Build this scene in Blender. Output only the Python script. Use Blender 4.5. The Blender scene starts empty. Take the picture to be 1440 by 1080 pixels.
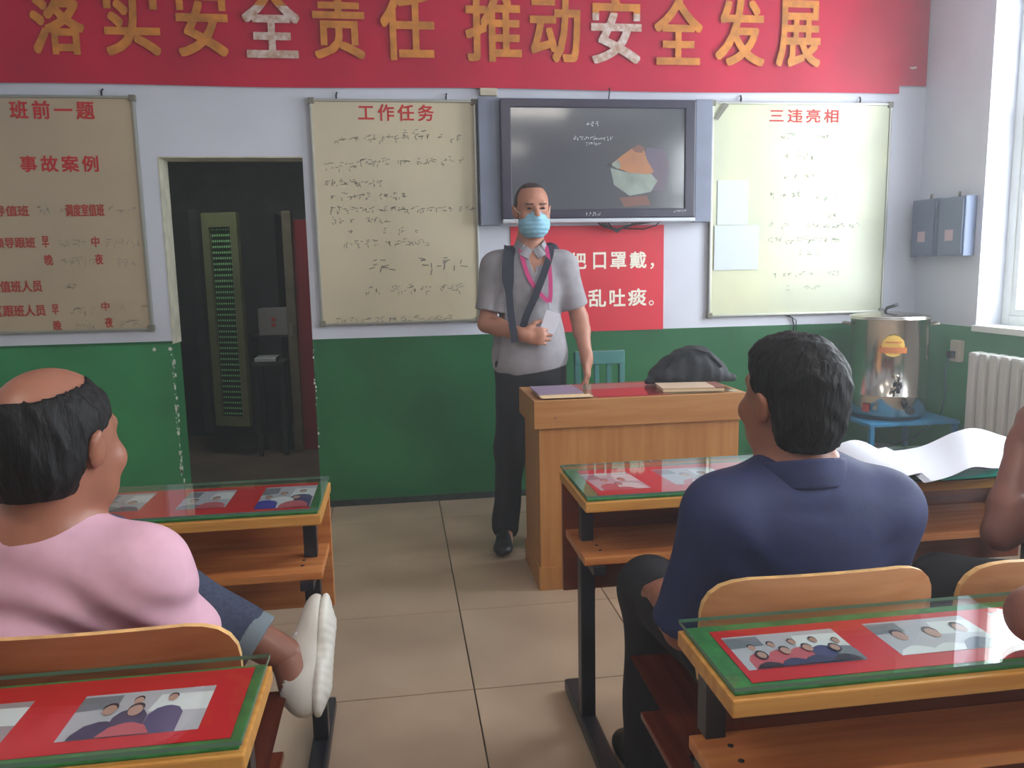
import bpy, bmesh, math, random
import numpy as np
from mathutils import Vector, Matrix
R_ = math.radians
HAZE = .022
SC = bpy.context.scene
COL = SC.collection

# ------------------------------------------------------------------ camera
cd = bpy.data.cameras.new('camera'); cam = bpy.data.objects.new('camera', cd); COL.objects.link(cam)
SC.camera = cam
YAW, PITCH, ROLL, FPX = R_(8.05), R_(8.34), R_(-1.10), 1120.0
fw = Vector((math.sin(YAW)*math.cos(PITCH), math.cos(YAW)*math.cos(PITCH), -math.sin(PITCH)))
r0 = Vector((math.cos(YAW), -math.sin(YAW), 0)); u0 = r0.cross(fw)
rr = r0*math.cos(ROLL)+u0*math.sin(ROLL); uu = -r0*math.sin(ROLL)+u0*math.cos(ROLL)
m = Matrix((rr, uu, -fw)).transposed().to_4x4(); m.translation = (0, 0, 1.33)
cam.matrix_world = m
cd.sensor_width = 36; cd.lens = 36*FPX/1440; cd.clip_start = .02

# ------------------------------------------------------------------ world, lights, exposure
wd = bpy.data.worlds.new('sky'); SC.world = wd; wd.use_nodes = True
wd.node_tree.nodes['Background'].inputs[0].default_value = (.92, .96, 1.0, 1)
wd.node_tree.nodes['Background'].inputs[1].default_value = 9.0
SC.view_settings.view_transform = 'Standard'; SC.view_settings.look = 'None'
SC.view_settings.gamma = 1; SC.view_settings.use_curve_mapping = False
SC.view_settings.exposure = 0.78
SC.cycles.use_denoising = True
SC.cycles.max_bounces = 8
SC.cycles.sample_clamp_indirect = 6

def area(name, loc, rot, sx, sy, power, col, portal=False):
    l = bpy.data.lights.new(name, 'AREA'); l.shape = 'RECTANGLE'; l.size = sx; l.size_y = sy
    l.energy = power; l.color = col
    if portal: l.cycles.is_portal = True
    o = bpy.data.objects.new(name, l); o.location = loc; o.rotation_euler = rot; COL.objects.link(o); return o
# sky portals in the window openings (right wall, and the windows behind the camera)
area('window_portal', (3.36, 3.13, 1.85), (0, R_(90), 0), 1.78, 1.66, 1, (1, 1, 1), True)
area('window_portal', (3.36, 0.30, 1.85), (0, R_(90), 0), 1.78, 1.66, 1, (1, 1, 1), True)

FILL_LAMPS = [(-1.4, .4), (1.2, .4), (-1.4, -2.2), (1.2, -2.2)]
for (lx, ly) in FILL_LAMPS: area('fill_tube_light', (lx, ly, 2.90), (0, 0, 0), 1.2, .12, 9, (1, .93, .84))  # tubes added out of view to fill the room with light
# ------------------------------------------------------------------ materials
def lin(c):
    c /= 255.0
    return c/12.92 if c <= .04045 else ((c+.055)/1.055)**2.4
def rgb(*c): return (lin(c[0]), lin(c[1]), lin(c[2]), 1)
def mat(name, c, rough=.5, metal=0, var=.0, scale=8, stretch=(1, 1, 1), c2=None, bump=0, spec=.5, coords='Object', detail=4):
    M = bpy.data.materials.new(name); M.use_nodes = True; nt = M.node_tree; N = nt.nodes
    p = N['Principled BSDF']; p.inputs['Base Color'].default_value = rgb(*c)
    p.inputs['Roughness'].default_value = rough; p.inputs['Metallic'].default_value = metal
    p.inputs['Specular IOR Level'].default_value = spec
    if var or c2 or bump:
        tc = N.new('ShaderNodeTexCoord'); mp = N.new('ShaderNodeMapping'); mp.inputs['Scale'].default_value = stretch
        nz = N.new('ShaderNodeTexNoise'); nz.inputs['Scale'].default_value = scale; nz.inputs['Detail'].default_value = detail
        nt.links.new(tc.outputs[coords], mp.inputs[0]); nt.links.new(mp.outputs[0], nz.inputs['Vector'])
        rp = N.new('ShaderNodeValToRGB'); e = rp.color_ramp.elements
        if c2 is None:
            c2 = [max(0, v*(1-var)) for v in c]; c1 = [min(255, v*(1+var)) for v in c]
        else: c1 = c
        e[0].position = .33; e[1].position = .67
        e[0].color = rgb(*c2); e[1].color = rgb(*c1)
        nt.links.new(nz.outputs['Fac'], rp.inputs[0]); nt.links.new(rp.outputs[0], p.inputs['Base Color'])
        if bump:
            b = N.new('ShaderNodeBump'); b.inputs['Strength'].default_value = bump; b.inputs['Distance'].default_value = .01
            nt.links.new(nz.outputs['Fac'], b.inputs['Height']); nt.links.new(b.outputs[0], p.inputs['Normal'])
    return M
def wood(name, c, c2, axis='x', rough=.38, sc=5):
    st = {'x': (1, 14, 14), 'y': (14, 1, 14), 'z': (14, 14, 1)}[axis]
    return mat(name, c, rough, 0, 0, sc, st, c2, bump=.04)
def glassmat(name, tint=(.94, .975, .955), k=.08, rough=.02):
    M = bpy.data.materials.new(name); M.use_nodes = True; nt = M.node_tree; N = nt.nodes
    for n in list(N):
        if n.type != 'OUTPUT_MATERIAL': N.remove(n)
    out = [n for n in N if n.type == 'OUTPUT_MATERIAL'][0]
    t = N.new('ShaderNodeBsdfTransparent'); t.inputs[0].default_value = (*tint, 1)
    g = N.new('ShaderNodeBsdfGlossy'); g.inputs['Roughness'].default_value = rough
    f = N.new('ShaderNodeLayerWeight'); f.inputs[0].default_value = .5
    pw = N.new('ShaderNodeMath'); pw.operation = 'POWER'; pw.inputs[1].default_value = 4.5
    ma = N.new('ShaderNodeMath'); ma.operation = 'MULTIPLY_ADD'; ma.inputs[1].default_value = .8; ma.inputs[2].default_value = k*.6; ma.use_clamp = True
    nt.links.new(f.outputs['Facing'], pw.inputs[0])
    mx = N.new('ShaderNodeMixShader')
    nt.links.new(pw.outputs[0], ma.inputs[0]); nt.links.new(ma.outputs[0], mx.inputs[0])
    nt.links.new(t.outputs[0], mx.inputs[1]); nt.links.new(g.outputs[0], mx.inputs[2]); nt.links.new(mx.outputs[0], out.inputs[0])
    return M
M_white = mat('wall_paint_white', (206, 208, 220), .7, var=.03, scale=1.6, bump=.03, coords='Object')
M_green = mat('wall_paint_green', (52, 132, 82), .33, var=.10, scale=2.2, bump=.03, spec=.7)
M_ceil = mat('ceiling_paint', (215, 216, 218), .8, var=.02)
M_reveal = mat('reveal_plaster', (196, 192, 172), .8, var=.08, scale=10)
M_chip = mat('chipped_plaster', (206, 214, 200), .9)
M_tile = mat('floor_tile', (184, 160, 136), .30, c2=(164, 140, 118), scale=2.6, coords='Object')
M_grout = mat('grout', (92, 86, 80), .9)
M_banner = mat('banner_red', (186, 20, 58), .5, var=.06, scale=2.5, spec=.3)
M_gold = mat('gold_letter', (196, 122, 44), .45, var=.12, scale=14)
M_silver = mat('peeling_glare_foil', (214, 196, 190), .3, c2=(176, 134, 108), scale=34, bump=.3)
M_board = mat('whiteboard_cream', (204, 190, 160), .34, c2=(196, 184, 158), scale=2)
M_board_l = mat('whiteboard_tan', (190, 170, 140), .38, c2=(178, 160, 136), scale=2)
M_board_r = mat('whiteboard_pale', (212, 212, 178), .28, c2=(192, 196, 172), scale=3)
M_alu = mat('aluminium', (168, 168, 160), .35, .7)
M_cap = mat('plastic_cap', (120, 116, 104), .5)
M_redtext = mat('red_lettering', (196, 30, 34), .6)
M_redtext2 = mat('faded_red_lettering', (176, 52, 38), .6)
M_ink = mat('marker_ink', (128, 120, 110), .7)
M_ink2 = mat('faint_ink', (152, 142, 128), .8)
M_inkr = mat('ink_on_pale', (150, 156, 142), .8)
M_dark = mat('tv_bezel', (52, 46, 66), .28)
M_cabg = mat('tv_cabinet_grey', (124, 130, 150), .45, var=.03)
M_screen = mat('tv_screen', (92, 92, 94), .10, c2=(84, 84, 92), scale=1.2, spec=.8)
M_silverp = mat('silver_plastic', (196, 200, 208), .3, .3)
M_black = mat('black_rubber', (24, 22, 26), .6)
M_poster = mat('poster_red', (214, 34, 56), .5, var=.03, scale=3)
M_whitet = mat('white_lettering', (244, 236, 220), .6)
M_lect = wood('lectern_wood', (188, 132, 74), (172, 112, 56), 'z', .42, 3)
M_lectx = wood('lectern_band_wood', (186, 132, 78), (172, 114, 60), 'x', .42, 3)
M_desk = wood('desk_wood', (204, 150, 78), (182, 122, 56), 'x', .35, 4)
M_shelfw = wood('shelf_wood', (204, 134, 78), (178, 102, 52), 'x', .3, 3)
M_redwood = wood('redbrown_wood', (130, 62, 36), (104, 44, 26), 'x', .35, 3)
M_seatw = wood('seat_wood', (128, 62, 44), (106, 44, 32), 'y', .25, 3)
M_chairw = wood('bent_plywood', (206, 150, 106), (190, 130, 86), 'x', .35, 3)
M_chairw_d = wood('bent_plywood_brown', (158, 94, 58), (138, 76, 42), 'x', .35, 3)
M_edge = mat('plywood_edge', (216, 172, 112), .5, var=.1, scale=30)
M_steel = mat('dark_painted_steel', (44, 44, 52), .35, .3, var=.1)
M_cloth = mat('green_baize', (52, 118, 62), .85, var=.12, scale=40, bump=.2)
M_paperr = mat('red_paper', (206, 22, 32), .6, var=.03, scale=5)
M_glass = glassmat('table_glass', k=.045)
M_gedge = mat('glass_edge', (84, 118, 100), .25)
M_pane = glassmat('window_glass', (.97, .99, 1), k=.02)
M_paper = mat('white_paper', (226, 228, 240), .7)
M_teal = mat('teal_folder', (24, 150, 130), .4)
M_steelb = mat('stainless_steel', (196, 190, 182), .17, 1)
M_blue = mat('blue_painted_steel', (44, 116, 156), .4)
M_bluebox = mat('blue_grey_box', (82, 96, 128), .45)
M_rad = mat('radiator_enamel', (202, 200, 196), .35)
M_beigep = mat('beige_plastic', (196, 184, 164), .5)
M_frame = mat('window_frame_white', (226, 230, 226), .4)
M_chairg = mat('teal_painted_wood', (70, 128, 124), .45, var=.08)
M_skin = mat('skin_warm', (178, 122, 100), .5, var=.05, scale=9)
M_skin2 = mat('skin_tan', (152, 98, 78), .42, var=.06, scale=9)
M_skin3 = mat('skin_brown', (136, 86, 72), .5, var=.06, scale=9)
M_hair = mat('black_hair', (11, 10, 12), .6, c2=(20, 19, 22), spec=.25, scale=60, stretch=(1, 1, .25), bump=.9)
M_hairs = mat('short_hair', (48, 38, 40), .6, var=.15, scale=90, bump=.4)
M_brow = mat('eyebrow', (84, 60, 56), .8)
M_eye = mat('eye', (34, 24, 24), .2)
M_mask = mat('mask_blue', (140, 190, 214), .7, var=.03, scale=40)
M_polo = mat('grey_polo', (150, 146, 152), .85, var=.04, scale=30)
M_navy = mat('navy_fabric', (36, 44, 86), .7, var=.06, scale=30, bump=.1)
M_navyd = mat('dark_navy_fabric', (18, 24, 40), .85, var=.06, scale=30)
M_pink = mat('pink_cotton', (208, 162, 180), .85, var=.03, scale=20, bump=.05)
M_trous = mat('black_trousers', (26, 22, 30), .8)
M_denim = mat('blue_denim', (64, 72, 96), .85, c2=(48, 54, 76), scale=120)
M_denimc = mat('denim_cuff', (118, 130, 138), .85)
M_shoeb = mat('black_leather', (20, 19, 22), .4)
M_shoew = mat('white_leather', (212, 207, 198), .45, var=.02)
M_sole = mat('white_sole', (232, 230, 222), .5)
M_strap = mat('navy_webbing', (30, 32, 50), .7)
M_lany = mat('magenta_ribbon', (196, 52, 118), .6)
M_bag = mat('black_cloth', (26, 28, 36), .7, var=.2, scale=25, bump=.4)
M_purp = mat('mauve_booklet', (142, 122, 148), .5)
M_cream = mat('cream_paper', (226, 198, 160), .6)
M_note = mat('beige_notebook', (206, 180, 156), .5)
M_brownl = mat('brown_cover', (140, 86, 76), .5)
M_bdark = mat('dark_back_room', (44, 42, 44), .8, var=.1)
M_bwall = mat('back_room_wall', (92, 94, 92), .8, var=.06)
M_lamp = bpy.data.materials.new('fill_tube_glow'); M_lamp.use_nodes = True
_p = M_lamp.node_tree.nodes['Principled BSDF']; _p.inputs['Emission Color'].default_value = (1, .96, .9, 1); _p.inputs['Emission Strength'].default_value = 8  # glow of the added fill tubes

# ------------------------------------------------------------------ object helpers
def setp(o, label=None, cat=None, group=None, kind=None):
    if label: o['label'] = label
    if cat: o['category'] = cat
    if group: o['group'] = group
    if kind: o['kind'] = kind
    return o
def attach(o, parent):
    if parent is None: return
    o.parent = parent
    root = parent
    while root.parent: root = root.parent
    o.matrix_parent_inverse = Matrix.Translation(-root.location) if parent.parent is None else Matrix.Identity(4)
def empty(name, loc, label=None, cat=None, group=None, kind=None):
    o = bpy.data.objects.new(name, None); o.location = loc; o.empty_display_size = .05; COL.objects.link(o)
    return setp(o, label, cat, group, kind)
def link(name, me, mats, parent=None, **k):
    o = bpy.data.objects.new(name, me)
    if not isinstance(mats, (list, tuple)): mats = [mats]
    if len(me.materials) == 0:
        for mm in mats: me.materials.append(mm)
    COL.objects.link(o); attach(o, parent)
    return setp(o, **k)
def copy_tree(root, delta, **k):
    c = root.copy(); COL.objects.link(c); c.location = Vector(root.location)+Vector(delta)
    for key in ('label', 'group'):
        if k.get(key): c[key] = k[key]
    for ch in root.children:
        d = ch.copy(); COL.objects.link(d); d.parent = c
        for g in ch.children:
            e = g.copy(); COL.objects.link(e); e.parent = d
    return c
class MB:
    def __init__(s): s.b = bmesh.new(); s.mi = 0
    def _set(s, fs):
        for f in fs: f.material_index = s.mi
    def box(s, x0, x1, y0, y1, z0, z1, bev=0, rot=None, piv=None):
        g = bmesh.ops.create_cube(s.b, size=1); vs = g['verts']
        for v in vs: v.co = Vector(((x0+x1)/2+v.co.x*(x1-x0), (y0+y1)/2+v.co.y*(y1-y0), (z0+z1)/2+v.co.z*(z1-z0)))
        fs = list({f for v in vs for f in v.link_faces})
        if bev:
            es = list({e for v in vs for e in v.link_edges})
            r = bmesh.ops.bevel(s.b, geom=es, offset=bev, segments=2, affect='EDGES', profile=.6)
            fs = list(set([f for f in r['faces']]) | {f for f in fs if f.is_valid}); vs = list({v for f in fs for v in f.verts})
            fs = list({f for v in vs for f in v.link_faces})
        if rot is not None:
            pv = Vector(piv or ((x0+x1)/2, (y0+y1)/2, (z0+z1)/2))
            for v in vs: v.co = rot @ (v.co-pv)+pv
        s._set(fs); return s
    def tube(s, pts, r, seg=8, cap=True, flat=None):
        pts = [Vector(p) for p in pts]; rs = r if isinstance(r, (list, tuple)) else [r]*len(pts)
        rings = []; up = Vector((.13, .2, 1)).normalized()
        for i, p in enumerate(pts):
            t = (pts[min(i+1, len(pts)-1)]-pts[max(i-1, 0)]).normalized()
            a = t.cross(up)
            if a.length < .05: a = t.cross(Vector((1, 0, 0)))
            a.normalize(); b = t.cross(a)
            rings.append([s.b.verts.new(p+(a*math.cos(k*2*math.pi/seg)+b*math.sin(k*2*math.pi/seg))*rs[i]) for k in range(seg)])
        fs = []
        for i in range(len(rings)-1):
            for k in range(seg):
                f = s.b.faces.new((rings[i][k], rings[i][(k+1) % seg], rings[i+1][(k+1) % seg], rings[i+1][k])); f.smooth = True; fs.append(f)
        if cap:
            fs.append(s.b.faces.new(rings[0][::-1])); fs.append(s.b.faces.new(rings[-1]))
        s._set(fs); return s
    def lathe(s, c, prof, seg=40):
        rings = []; fs = []
        for (r, z) in prof:
            rings.append([s.b.verts.new((c[0]+max(r, 1e-4)*math.cos(k*2*math.pi/seg), c[1]+max(r, 1e-4)*math.sin(k*2*math.pi/seg), c[2]+z)) for k in range(seg)])
        for i in range(len(rings)-1):
            for k in range(seg):
                f = s.b.faces.new((rings[i][k], rings[i][(k+1) % seg], rings[i+1][(k+1) % seg], rings[i+1][k])); f.smooth = True; fs.append(f)
        s._set(fs); return s
    def poly(s, pts):
        f = s.b.faces.new([s.b.verts.new(p) for p in pts]); s._set([f]); return s
    def prism(s, pts, d):
        """closed polygon pts extruded by vector d"""
        d = Vector(d); a = [s.b.verts.new(p) for p in pts]; b = [s.b.verts.new(Vector(p)+d) for p in pts]; n = len(a); fs = []
        fs.append(s.b.faces.new(a)); fs.append(s.b.faces.new(b[::-1]))
        for i in range(n): fs.append(s.b.faces.new((a[i], b[i], b[(i+1) % n], a[(i+1) % n])))
        s._set(fs); return s
    def grid(s, fn, nu, nv, thick=None):
        V = [[s.b.verts.new(fn(i/nu, j/nv)) for j in range(nv+1)] for i in range(nu+1)]; fs = []
        for i in range(nu):
            for j in range(nv):
                f = s.b.faces.new((V[i][j], V[i+1][j], V[i+1][j+1], V[i][j+1])); f.smooth = True; fs.append(f)
        s._set(fs)
        if thick:
            r = bmesh.ops.solidify(s.b, geom=fs, thickness=thick)
            s._set([f for f in s.b.faces if f.material_index == s.mi])
        return s
    def mesh(s, name, recalc=True):
        if recalc: bmesh.ops.recalc_face_normals(s.b, faces=s.b.faces)
        me = bpy.data.meshes.new(name); s.b.to_mesh(me); s.b.free(); return me
def part(name, mb, mats, parent=None, recalc=True, **k): return link(name, mb.mesh(name, recalc), mats, parent, **k)
def boxo(name, dims, mt, parent=None, bev=0, **k): return part(name, MB().box(*dims, bev=bev), mt, parent, **k)

def text_mesh(txt, x0, x1, z0, z1, y, off=0.0, space=1.0):
    cu = bpy.data.curves.new('txt', 'FONT'); cu.body = txt; cu.size = 1; cu.space_character = space; cu.resolution_u = 3
    o = bpy.data.objects.new('txt', cu); COL.objects.link(o)
    bpy.context.view_layer.update()
    me = bpy.data.meshes.new_from_object(o.evaluated_get(bpy.context.evaluated_depsgraph_get()))
    COL.objects.unlink(o); bpy.data.objects.remove(o); bpy.data.curves.remove(cu)
    n = len(me.vertices); co = np.empty(n*3, 'f'); me.vertices.foreach_get('co', co); co = co.reshape(-1, 3)
    mn = co.min(0); mx = co.max(0); w = mx-mn
    sh = off*(z1-z0); x0 += sh; x1 -= sh; z0 += sh; z1 -= sh
    out = np.empty_like(co)
    out[:, 0] = x0+(co[:, 0]-mn[0])/w[0]*(x1-x0)
    out[:, 2] = z0+(co[:, 1]-mn[1])/max(w[1], 1e-4)*(z1-z0)
    out[:, 1] = y
    me.vertices.foreach_set('co', out.ravel()); me.materials.clear(); me.update()
    if off:
        bb = bmesh.new(); bb.from_mesh(me); geo = list(bb.faces)
        for q, (ax, az) in enumerate(((1, 1), (-1, 1), (1, -1), (-1, -1), (1, 0), (-1, 0), (0, 1), (0, -1))):
            d = bmesh.ops.duplicate(bb, geom=geo)
            bmesh.ops.translate(bb, vec=(ax*sh, -.00008*(q+1), az*sh), verts=[v for v in d['geom'] if isinstance(v, bmesh.types.BMVert)])
        bb.to_mesh(me); bb.free()
    return me

# ------------------------------------------------------------------ implicit surfaces for bodies, hair and cloth
def ident(): return np.eye(3)
def rotz(a): c, s = math.cos(a), math.sin(a); return np.array([[c, -s, 0], [s, c, 0], [0, 0, 1.]])
def rotx(a): c, s = math.cos(a), math.sin(a); return np.array([[1., 0, 0], [0, c, -s], [0, s, c]])
def roty(a): c, s = math.cos(a), math.sin(a); return np.array([[c, 0, s], [0, 1., 0], [-s, 0, c]])
class Ell:
    def __init__(s, c, r, R=None, k=.02, sub=False):
        s.c = np.array(c, float); s.r = np.array(r, float); s.R = ident() if R is None else R; s.k = k; s.sub = sub
        e = np.abs(s.R) @ s.r; s.lo = s.c-e; s.hi = s.c+e
    def d(s, X, Y, Z, grow=0):
        dx, dy, dz = X-s.c[0], Y-s.c[1], Z-s.c[2]; R = s.R; r = s.r+grow
        a = (R[0, 0]*dx+R[1, 0]*dy+R[2, 0]*dz); b = (R[0, 1]*dx+R[1, 1]*dy+R[2, 1]*dz); c = (R[0, 2]*dx+R[1, 2]*dy+R[2, 2]*dz)
        k0 = np.sqrt((a/r[0])**2+(b/r[1])**2+(c/r[2])**2)+1e-6; k1 = np.sqrt((a/r[0]**2)**2+(b/r[1]**2)**2+(c/r[2]**2)**2)+1e-6
        return k0*(k0-1)/k1
class Cap:
    def __init__(s, a, b, ra, rb=None, k=.02, sub=False):
        s.a = np.array(a, float); s.b = np.array(b, float); s.ra = ra; s.rb = ra if rb is None else rb; s.k = k; s.sub = sub
        rm = max(s.ra, s.rb); s.lo = np.minimum(s.a, s.b)-rm; s.hi = np.maximum(s.a, s.b)+rm
    def d(s, X, Y, Z, grow=0):
        v = s.b-s.a; L = v @ v+1e-9; dx, dy, dz = X-s.a[0], Y-s.a[1], Z-s.a[2]
        t = np.clip((dx*v[0]+dy*v[1]+dz*v[2])/L, 0, 1)
        return np.sqrt((dx-t*v[0])**2+(dy-t*v[1])**2+(dz-t*v[2])**2)-(s.ra+(s.rb-s.ra)*t)-grow
def sdf_mesh(name, prims, h=.006, grow=0, cuts=(), disp=None, mesh_smooth=True):
    pos = [p for p in prims if not p.sub]
    lo = np.min([p.lo for p in pos], 0)-.02-grow-2*h; hi = np.max([p.hi for p in pos], 0)+.02+grow+2*h
    n = np.ceil((hi-lo)/h).astype(int)+1
    ax = [lo[i]+np.arange(n[i])*h for i in range(3)]
    f = np.full(tuple(n), .05+grow, 'f')
    for p in prims:
        mg = p.k+.035+grow
        i0 = np.maximum(((p.lo-mg-lo)/h).astype(int), 0); i1 = np.minimum(((p.hi+mg-lo)/h).astype(int)+2, n)
        if np.any(i1 <= i0): continue
        sl = tuple(slice(i0[q], i1[q]) for q in range(3))
        X = ax[0][sl[0]][:, None, None]; Y = ax[1][sl[1]][None, :, None]; Z = ax[2][sl[2]][None, None, :]
        d = p.d(X, Y, Z, 0 if p.sub else grow); a = f[sl]; k = p.k
        if p.sub:
            hh = np.clip(.5-.5*(a+d)/k, 0, 1); f[sl] = a*(1-hh)-d*hh+k*hh*(1-hh)
        else:
            hh = np.clip(.5+.5*(a-d)/k, 0, 1); f[sl] = a*(1-hh)+d*hh-k*hh*(1-hh)
    X = ax[0][:, None, None]; Y = ax[1][None, :, None]; Z = ax[2][None, None, :]
    if disp: f = f+disp(X, Y, Z).astype('f')
    for c in cuts: f = np.maximum(f, c(X, Y, Z))
    f[0] = f[-1] = .05; f[:, 0] = f[:, -1] = .05; f[:, :, 0] = f[:, :, -1] = .05
    # surface nets
    s = f < 0
    c8 = np.zeros(tuple(n-1), np.int8)
    offs = [(i, j, k) for i in (0, 1) for j in (0, 1) for k in (0, 1)]
    for o in offs: c8 += s[o[0]:n[0]-1+o[0], o[1]:n[1]-1+o[1], o[2]:n[2]-1+o[2]]
    act = (c8 > 0) & (c8 < 8); ci = np.argwhere(act)
    idx = np.full(act.shape, -1, np.int32); idx[act] = np.arange(len(ci))
    P = np.zeros((len(ci), 3)); C = np.zeros(len(ci))
    for o in offs:
        for a_ in range(3):
            if o[a_]: continue
            o2 = list(o); o2[a_] = 1
            f0 = f[ci[:, 0]+o[0], ci[:, 1]+o[1], ci[:, 2]+o[2]]; f1 = f[ci[:, 0]+o2[0], ci[:, 1]+o2[1], ci[:, 2]+o2[2]]
            x = (f0 < 0) != (f1 < 0); t = np.where(x, f0/np.where(x, f0-f1, 1), 0)
            for q in range(3): P[:, q] += np.where(x, (o[q]+(t if q == a_ else 0)), 0)
            C += x
    P = (P/C[:, None]+ci)*h+lo
    Q = []
    for a_ in range(3):
        b_, c_ = [(1, 2), (2, 0), (0, 1)][a_]
        s0 = np.take(s, range(n[a_]-1), a_); s1 = np.take(s, range(1, n[a_]), a_)
        e = np.argwhere(s0 != s1); e = e[(e[:, b_] > 0) & (e[:, c_] > 0)]
        inside = s0[e[:, 0], e[:, 1], e[:, 2]]
        def I(db, dc):
            g = e.copy(); g[:, b_] -= db; g[:, c_] -= dc
            return idx[g[:, 0], g[:, 1], g[:, 2]]
        q = np.stack([I(1, 1), I(0, 1), I(0, 0), I(1, 0)], 1)
        q[~inside] = q[~inside][:, ::-1]; Q.append(q)
    Q = np.concatenate(Q); Q = Q[(Q >= 0).all(1)]
    me = bpy.data.meshes.new(name)
    me.vertices.add(len(P)); me.vertices.foreach_set('co', P.astype('f').ravel())
    me.loops.add(len(Q)*4); me.loops.foreach_set('vertex_index', Q.astype('i').ravel())
    me.polygons.add(len(Q)); me.polygons.foreach_set('loop_start', np.arange(len(Q), dtype='i')*4)
    me.update(calc_edges=True)
    me.polygons.foreach_set('use_smooth', np.ones(len(Q), bool)); me.update()
    return me
def plane_cut(p, nrm):
    p = np.array(p, float); nv = np.array(nrm, float); nv /= np.linalg.norm(nv)
    return lambda X, Y, Z: (X-p[0])*nv[0]+(Y-p[1])*nv[1]+(Z-p[2])*nv[2]
def V(*a): return np.array(a, float)
def lerp(a, b, t): return np.array(a)*(1-t)+np.array(b)*t

# =================================================================== THE SETTING
WX0, WX1, YF, YB, ZC = -3.6, 3.13, 4.49, -4.05, 3.05
GZ = .957
# floor: sub-floor with single tiles laid on it
fl = boxo('floor', (WX0-.3, WX1+.3, YB-.2, YF+.02, -.12, -.008), M_grout, kind='structure')
tm = MB().box(-.298, .298, -.298, .298, -.012, 0, bev=.003).mesh('floor_tile_mesh'); tm.materials.append(M_tile)
xs = .195+.3-.6*6; ys = 3.57+.3+.6-.6*13
for i in range(11):
    for j in range(14):
        cx, cy = xs+.6*i, ys+.6*j
        if not (WX0-.2 < cx < WX1+.25 and YB-.2 < cy < YF+.2): continue
        o = bpy.data.objects.new('floor_tile', tm); o.location = (cx, cy, 0); COL.objects.link(o); o.parent = fl
        if cy > YF-.3: o.scale.y = .62-.0; o.location.y = cy-.3+.3*.62
        if cx > WX1-.2: o.scale.x = .9
boxo('ceiling', (WX0-.3, WX1+.3, YB-.2, YF+.3, ZC, ZC+.12), M_ceil, kind='structure')
for (lx, ly) in FILL_LAMPS:
    lo = empty('added_fill_lamp', (lx, ly, 2.94), 'added unseen fluorescent fill lamp at %s %s behind the camera' % ('left' if lx < 0 else 'right', 'nearer, above' if ly > 0 else 'farther'), 'lamp', 'added unseen ceiling fill lamps')
    boxo('housing', (lx-.63, lx+.63, ly-.07, ly+.07, 2.965, 3.045), M_frame, lo, .01)
    part('tube', MB().tube([(lx-.6, ly, 2.94), (lx+.6, ly, 2.94)], .015, 12), M_lamp, lo)
# front wall with doorway
DX0, DX1, DZ = -1.205, -.47, 1.935
wf = MB()
wf.box(WX0-.2, DX0, YF, YF+.16, GZ+.015, ZC); wf.box(DX1, WX1+.3, YF, YF+.16, GZ, ZC); wf.box(DX0, DX1, YF, YF+.16, DZ, ZC)
wf.mi = 1
wf.box(WX0-.2, DX0, YF-.001, YF+.159, -.1, GZ+.015); wf.box(DX1, WX1+.3, YF-.001, YF+.159, -.1, GZ)
wfo = part('wall_front', wf, [M_white, M_green], kind='structure')
rv = MB().box(DX0, DX0+.006, YF-.002, YF+.16, GZ-.0, DZ).box(DX0, DX1, YF+.001, YF+.16, DZ-.006, DZ)
part('door_reveal', rv, M_reveal, wfo)
random.seed(5)
ch = MB()
for k in range(46):
    z = random.choice([random.uniform(.02, .9), random.uniform(.25, .88)]); x = DX0+random.uniform(-.012, .004); r = random.uniform(.003, .010)
    ch.poly([(x+r*math.cos(a)*random.uniform(.4, 1), YF-.0018, z+r*1.6*math.sin(a)) for a in (0, 1, 2.1, 3.1, 4.2, 5.2)])
for k in range(14):
    z = random.uniform(.05, .9); x = DX1+random.uniform(-.002, .008); r = random.uniform(.002, .006)
    ch.poly([(x+r*math.cos(a), YF-.0018, z+r*1.6*math.sin(a)) for a in (0, 1.2, 2.4, 3.6, 4.9)])
for (x, z) in ((-1.3, .93), (-1.22, .93)):
    ch.poly([(x+.013*math.cos(a)*random.uniform(.5, 1), YF-.0018, z+.011*math.sin(a)) for a in (0, 1, 2, 3, 4, 5.2)])
for k in range(26):
    x = random.uniform(-.45, .45); ch.poly([(x+random.uniform(.004, .014)*math.cos(a), YF-.0018, random.uniform(.0, .01)+.012+.01*math.sin(a)) for a in (0, 1.2, 2.4, 3.6, 4.9)])
part('chipped_paint', ch, M_chip, wfo, recalc=False, kind='stuff')
boxo('baseboard_front', (DX1, WX1, YF-.006, YF, 0, .035), mat('dirty_skirting', (44, 52, 46), .8, var=.3, scale=30), kind='structure')
# right wall with two windows
def wall_x(name, x0, x1, openings, face):
    wb = MB(); ys_ = [YB-.2]
    for (a, b, z0, z1) in openings: ys_ += [a, b]
    ys_.append(YF+.02)
    for i in range(0, len(ys_), 2): wb.box(x0, x1, ys_[i], ys_[i+1], GZ, ZC)
    for (a, b, z0, z1) in openings:
        wb.box(x0, x1, a, b, z1, ZC)
        if z0 > GZ: wb.box(x0, x1, a, b, GZ, z0)
    wb.mi = 1; e = .001
    wb.box(x0-e, x1+e, YB-.2, YF+.02, -.1, GZ)
    return part(name, wb, [M_white, M_green], kind='structure')
WO = [(-.53, 1.13, .965, 2.74), (2.30, 3.955, .965, 2.74)]
wall_x('wall_right', WX1, WX1+.24, WO, -1)
wall_x('wall_left', WX0-.2, WX0, [], 1)
wb = MB()
wb.box(WX0, WX1, YB-.2, YB, GZ, ZC)
wb.mi = 1; wb.box(WX0, WX1, YB-.2, YB+.001, -.1, GZ)
part('wall_back', wb, [M_white, M_green], kind='structure')
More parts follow.
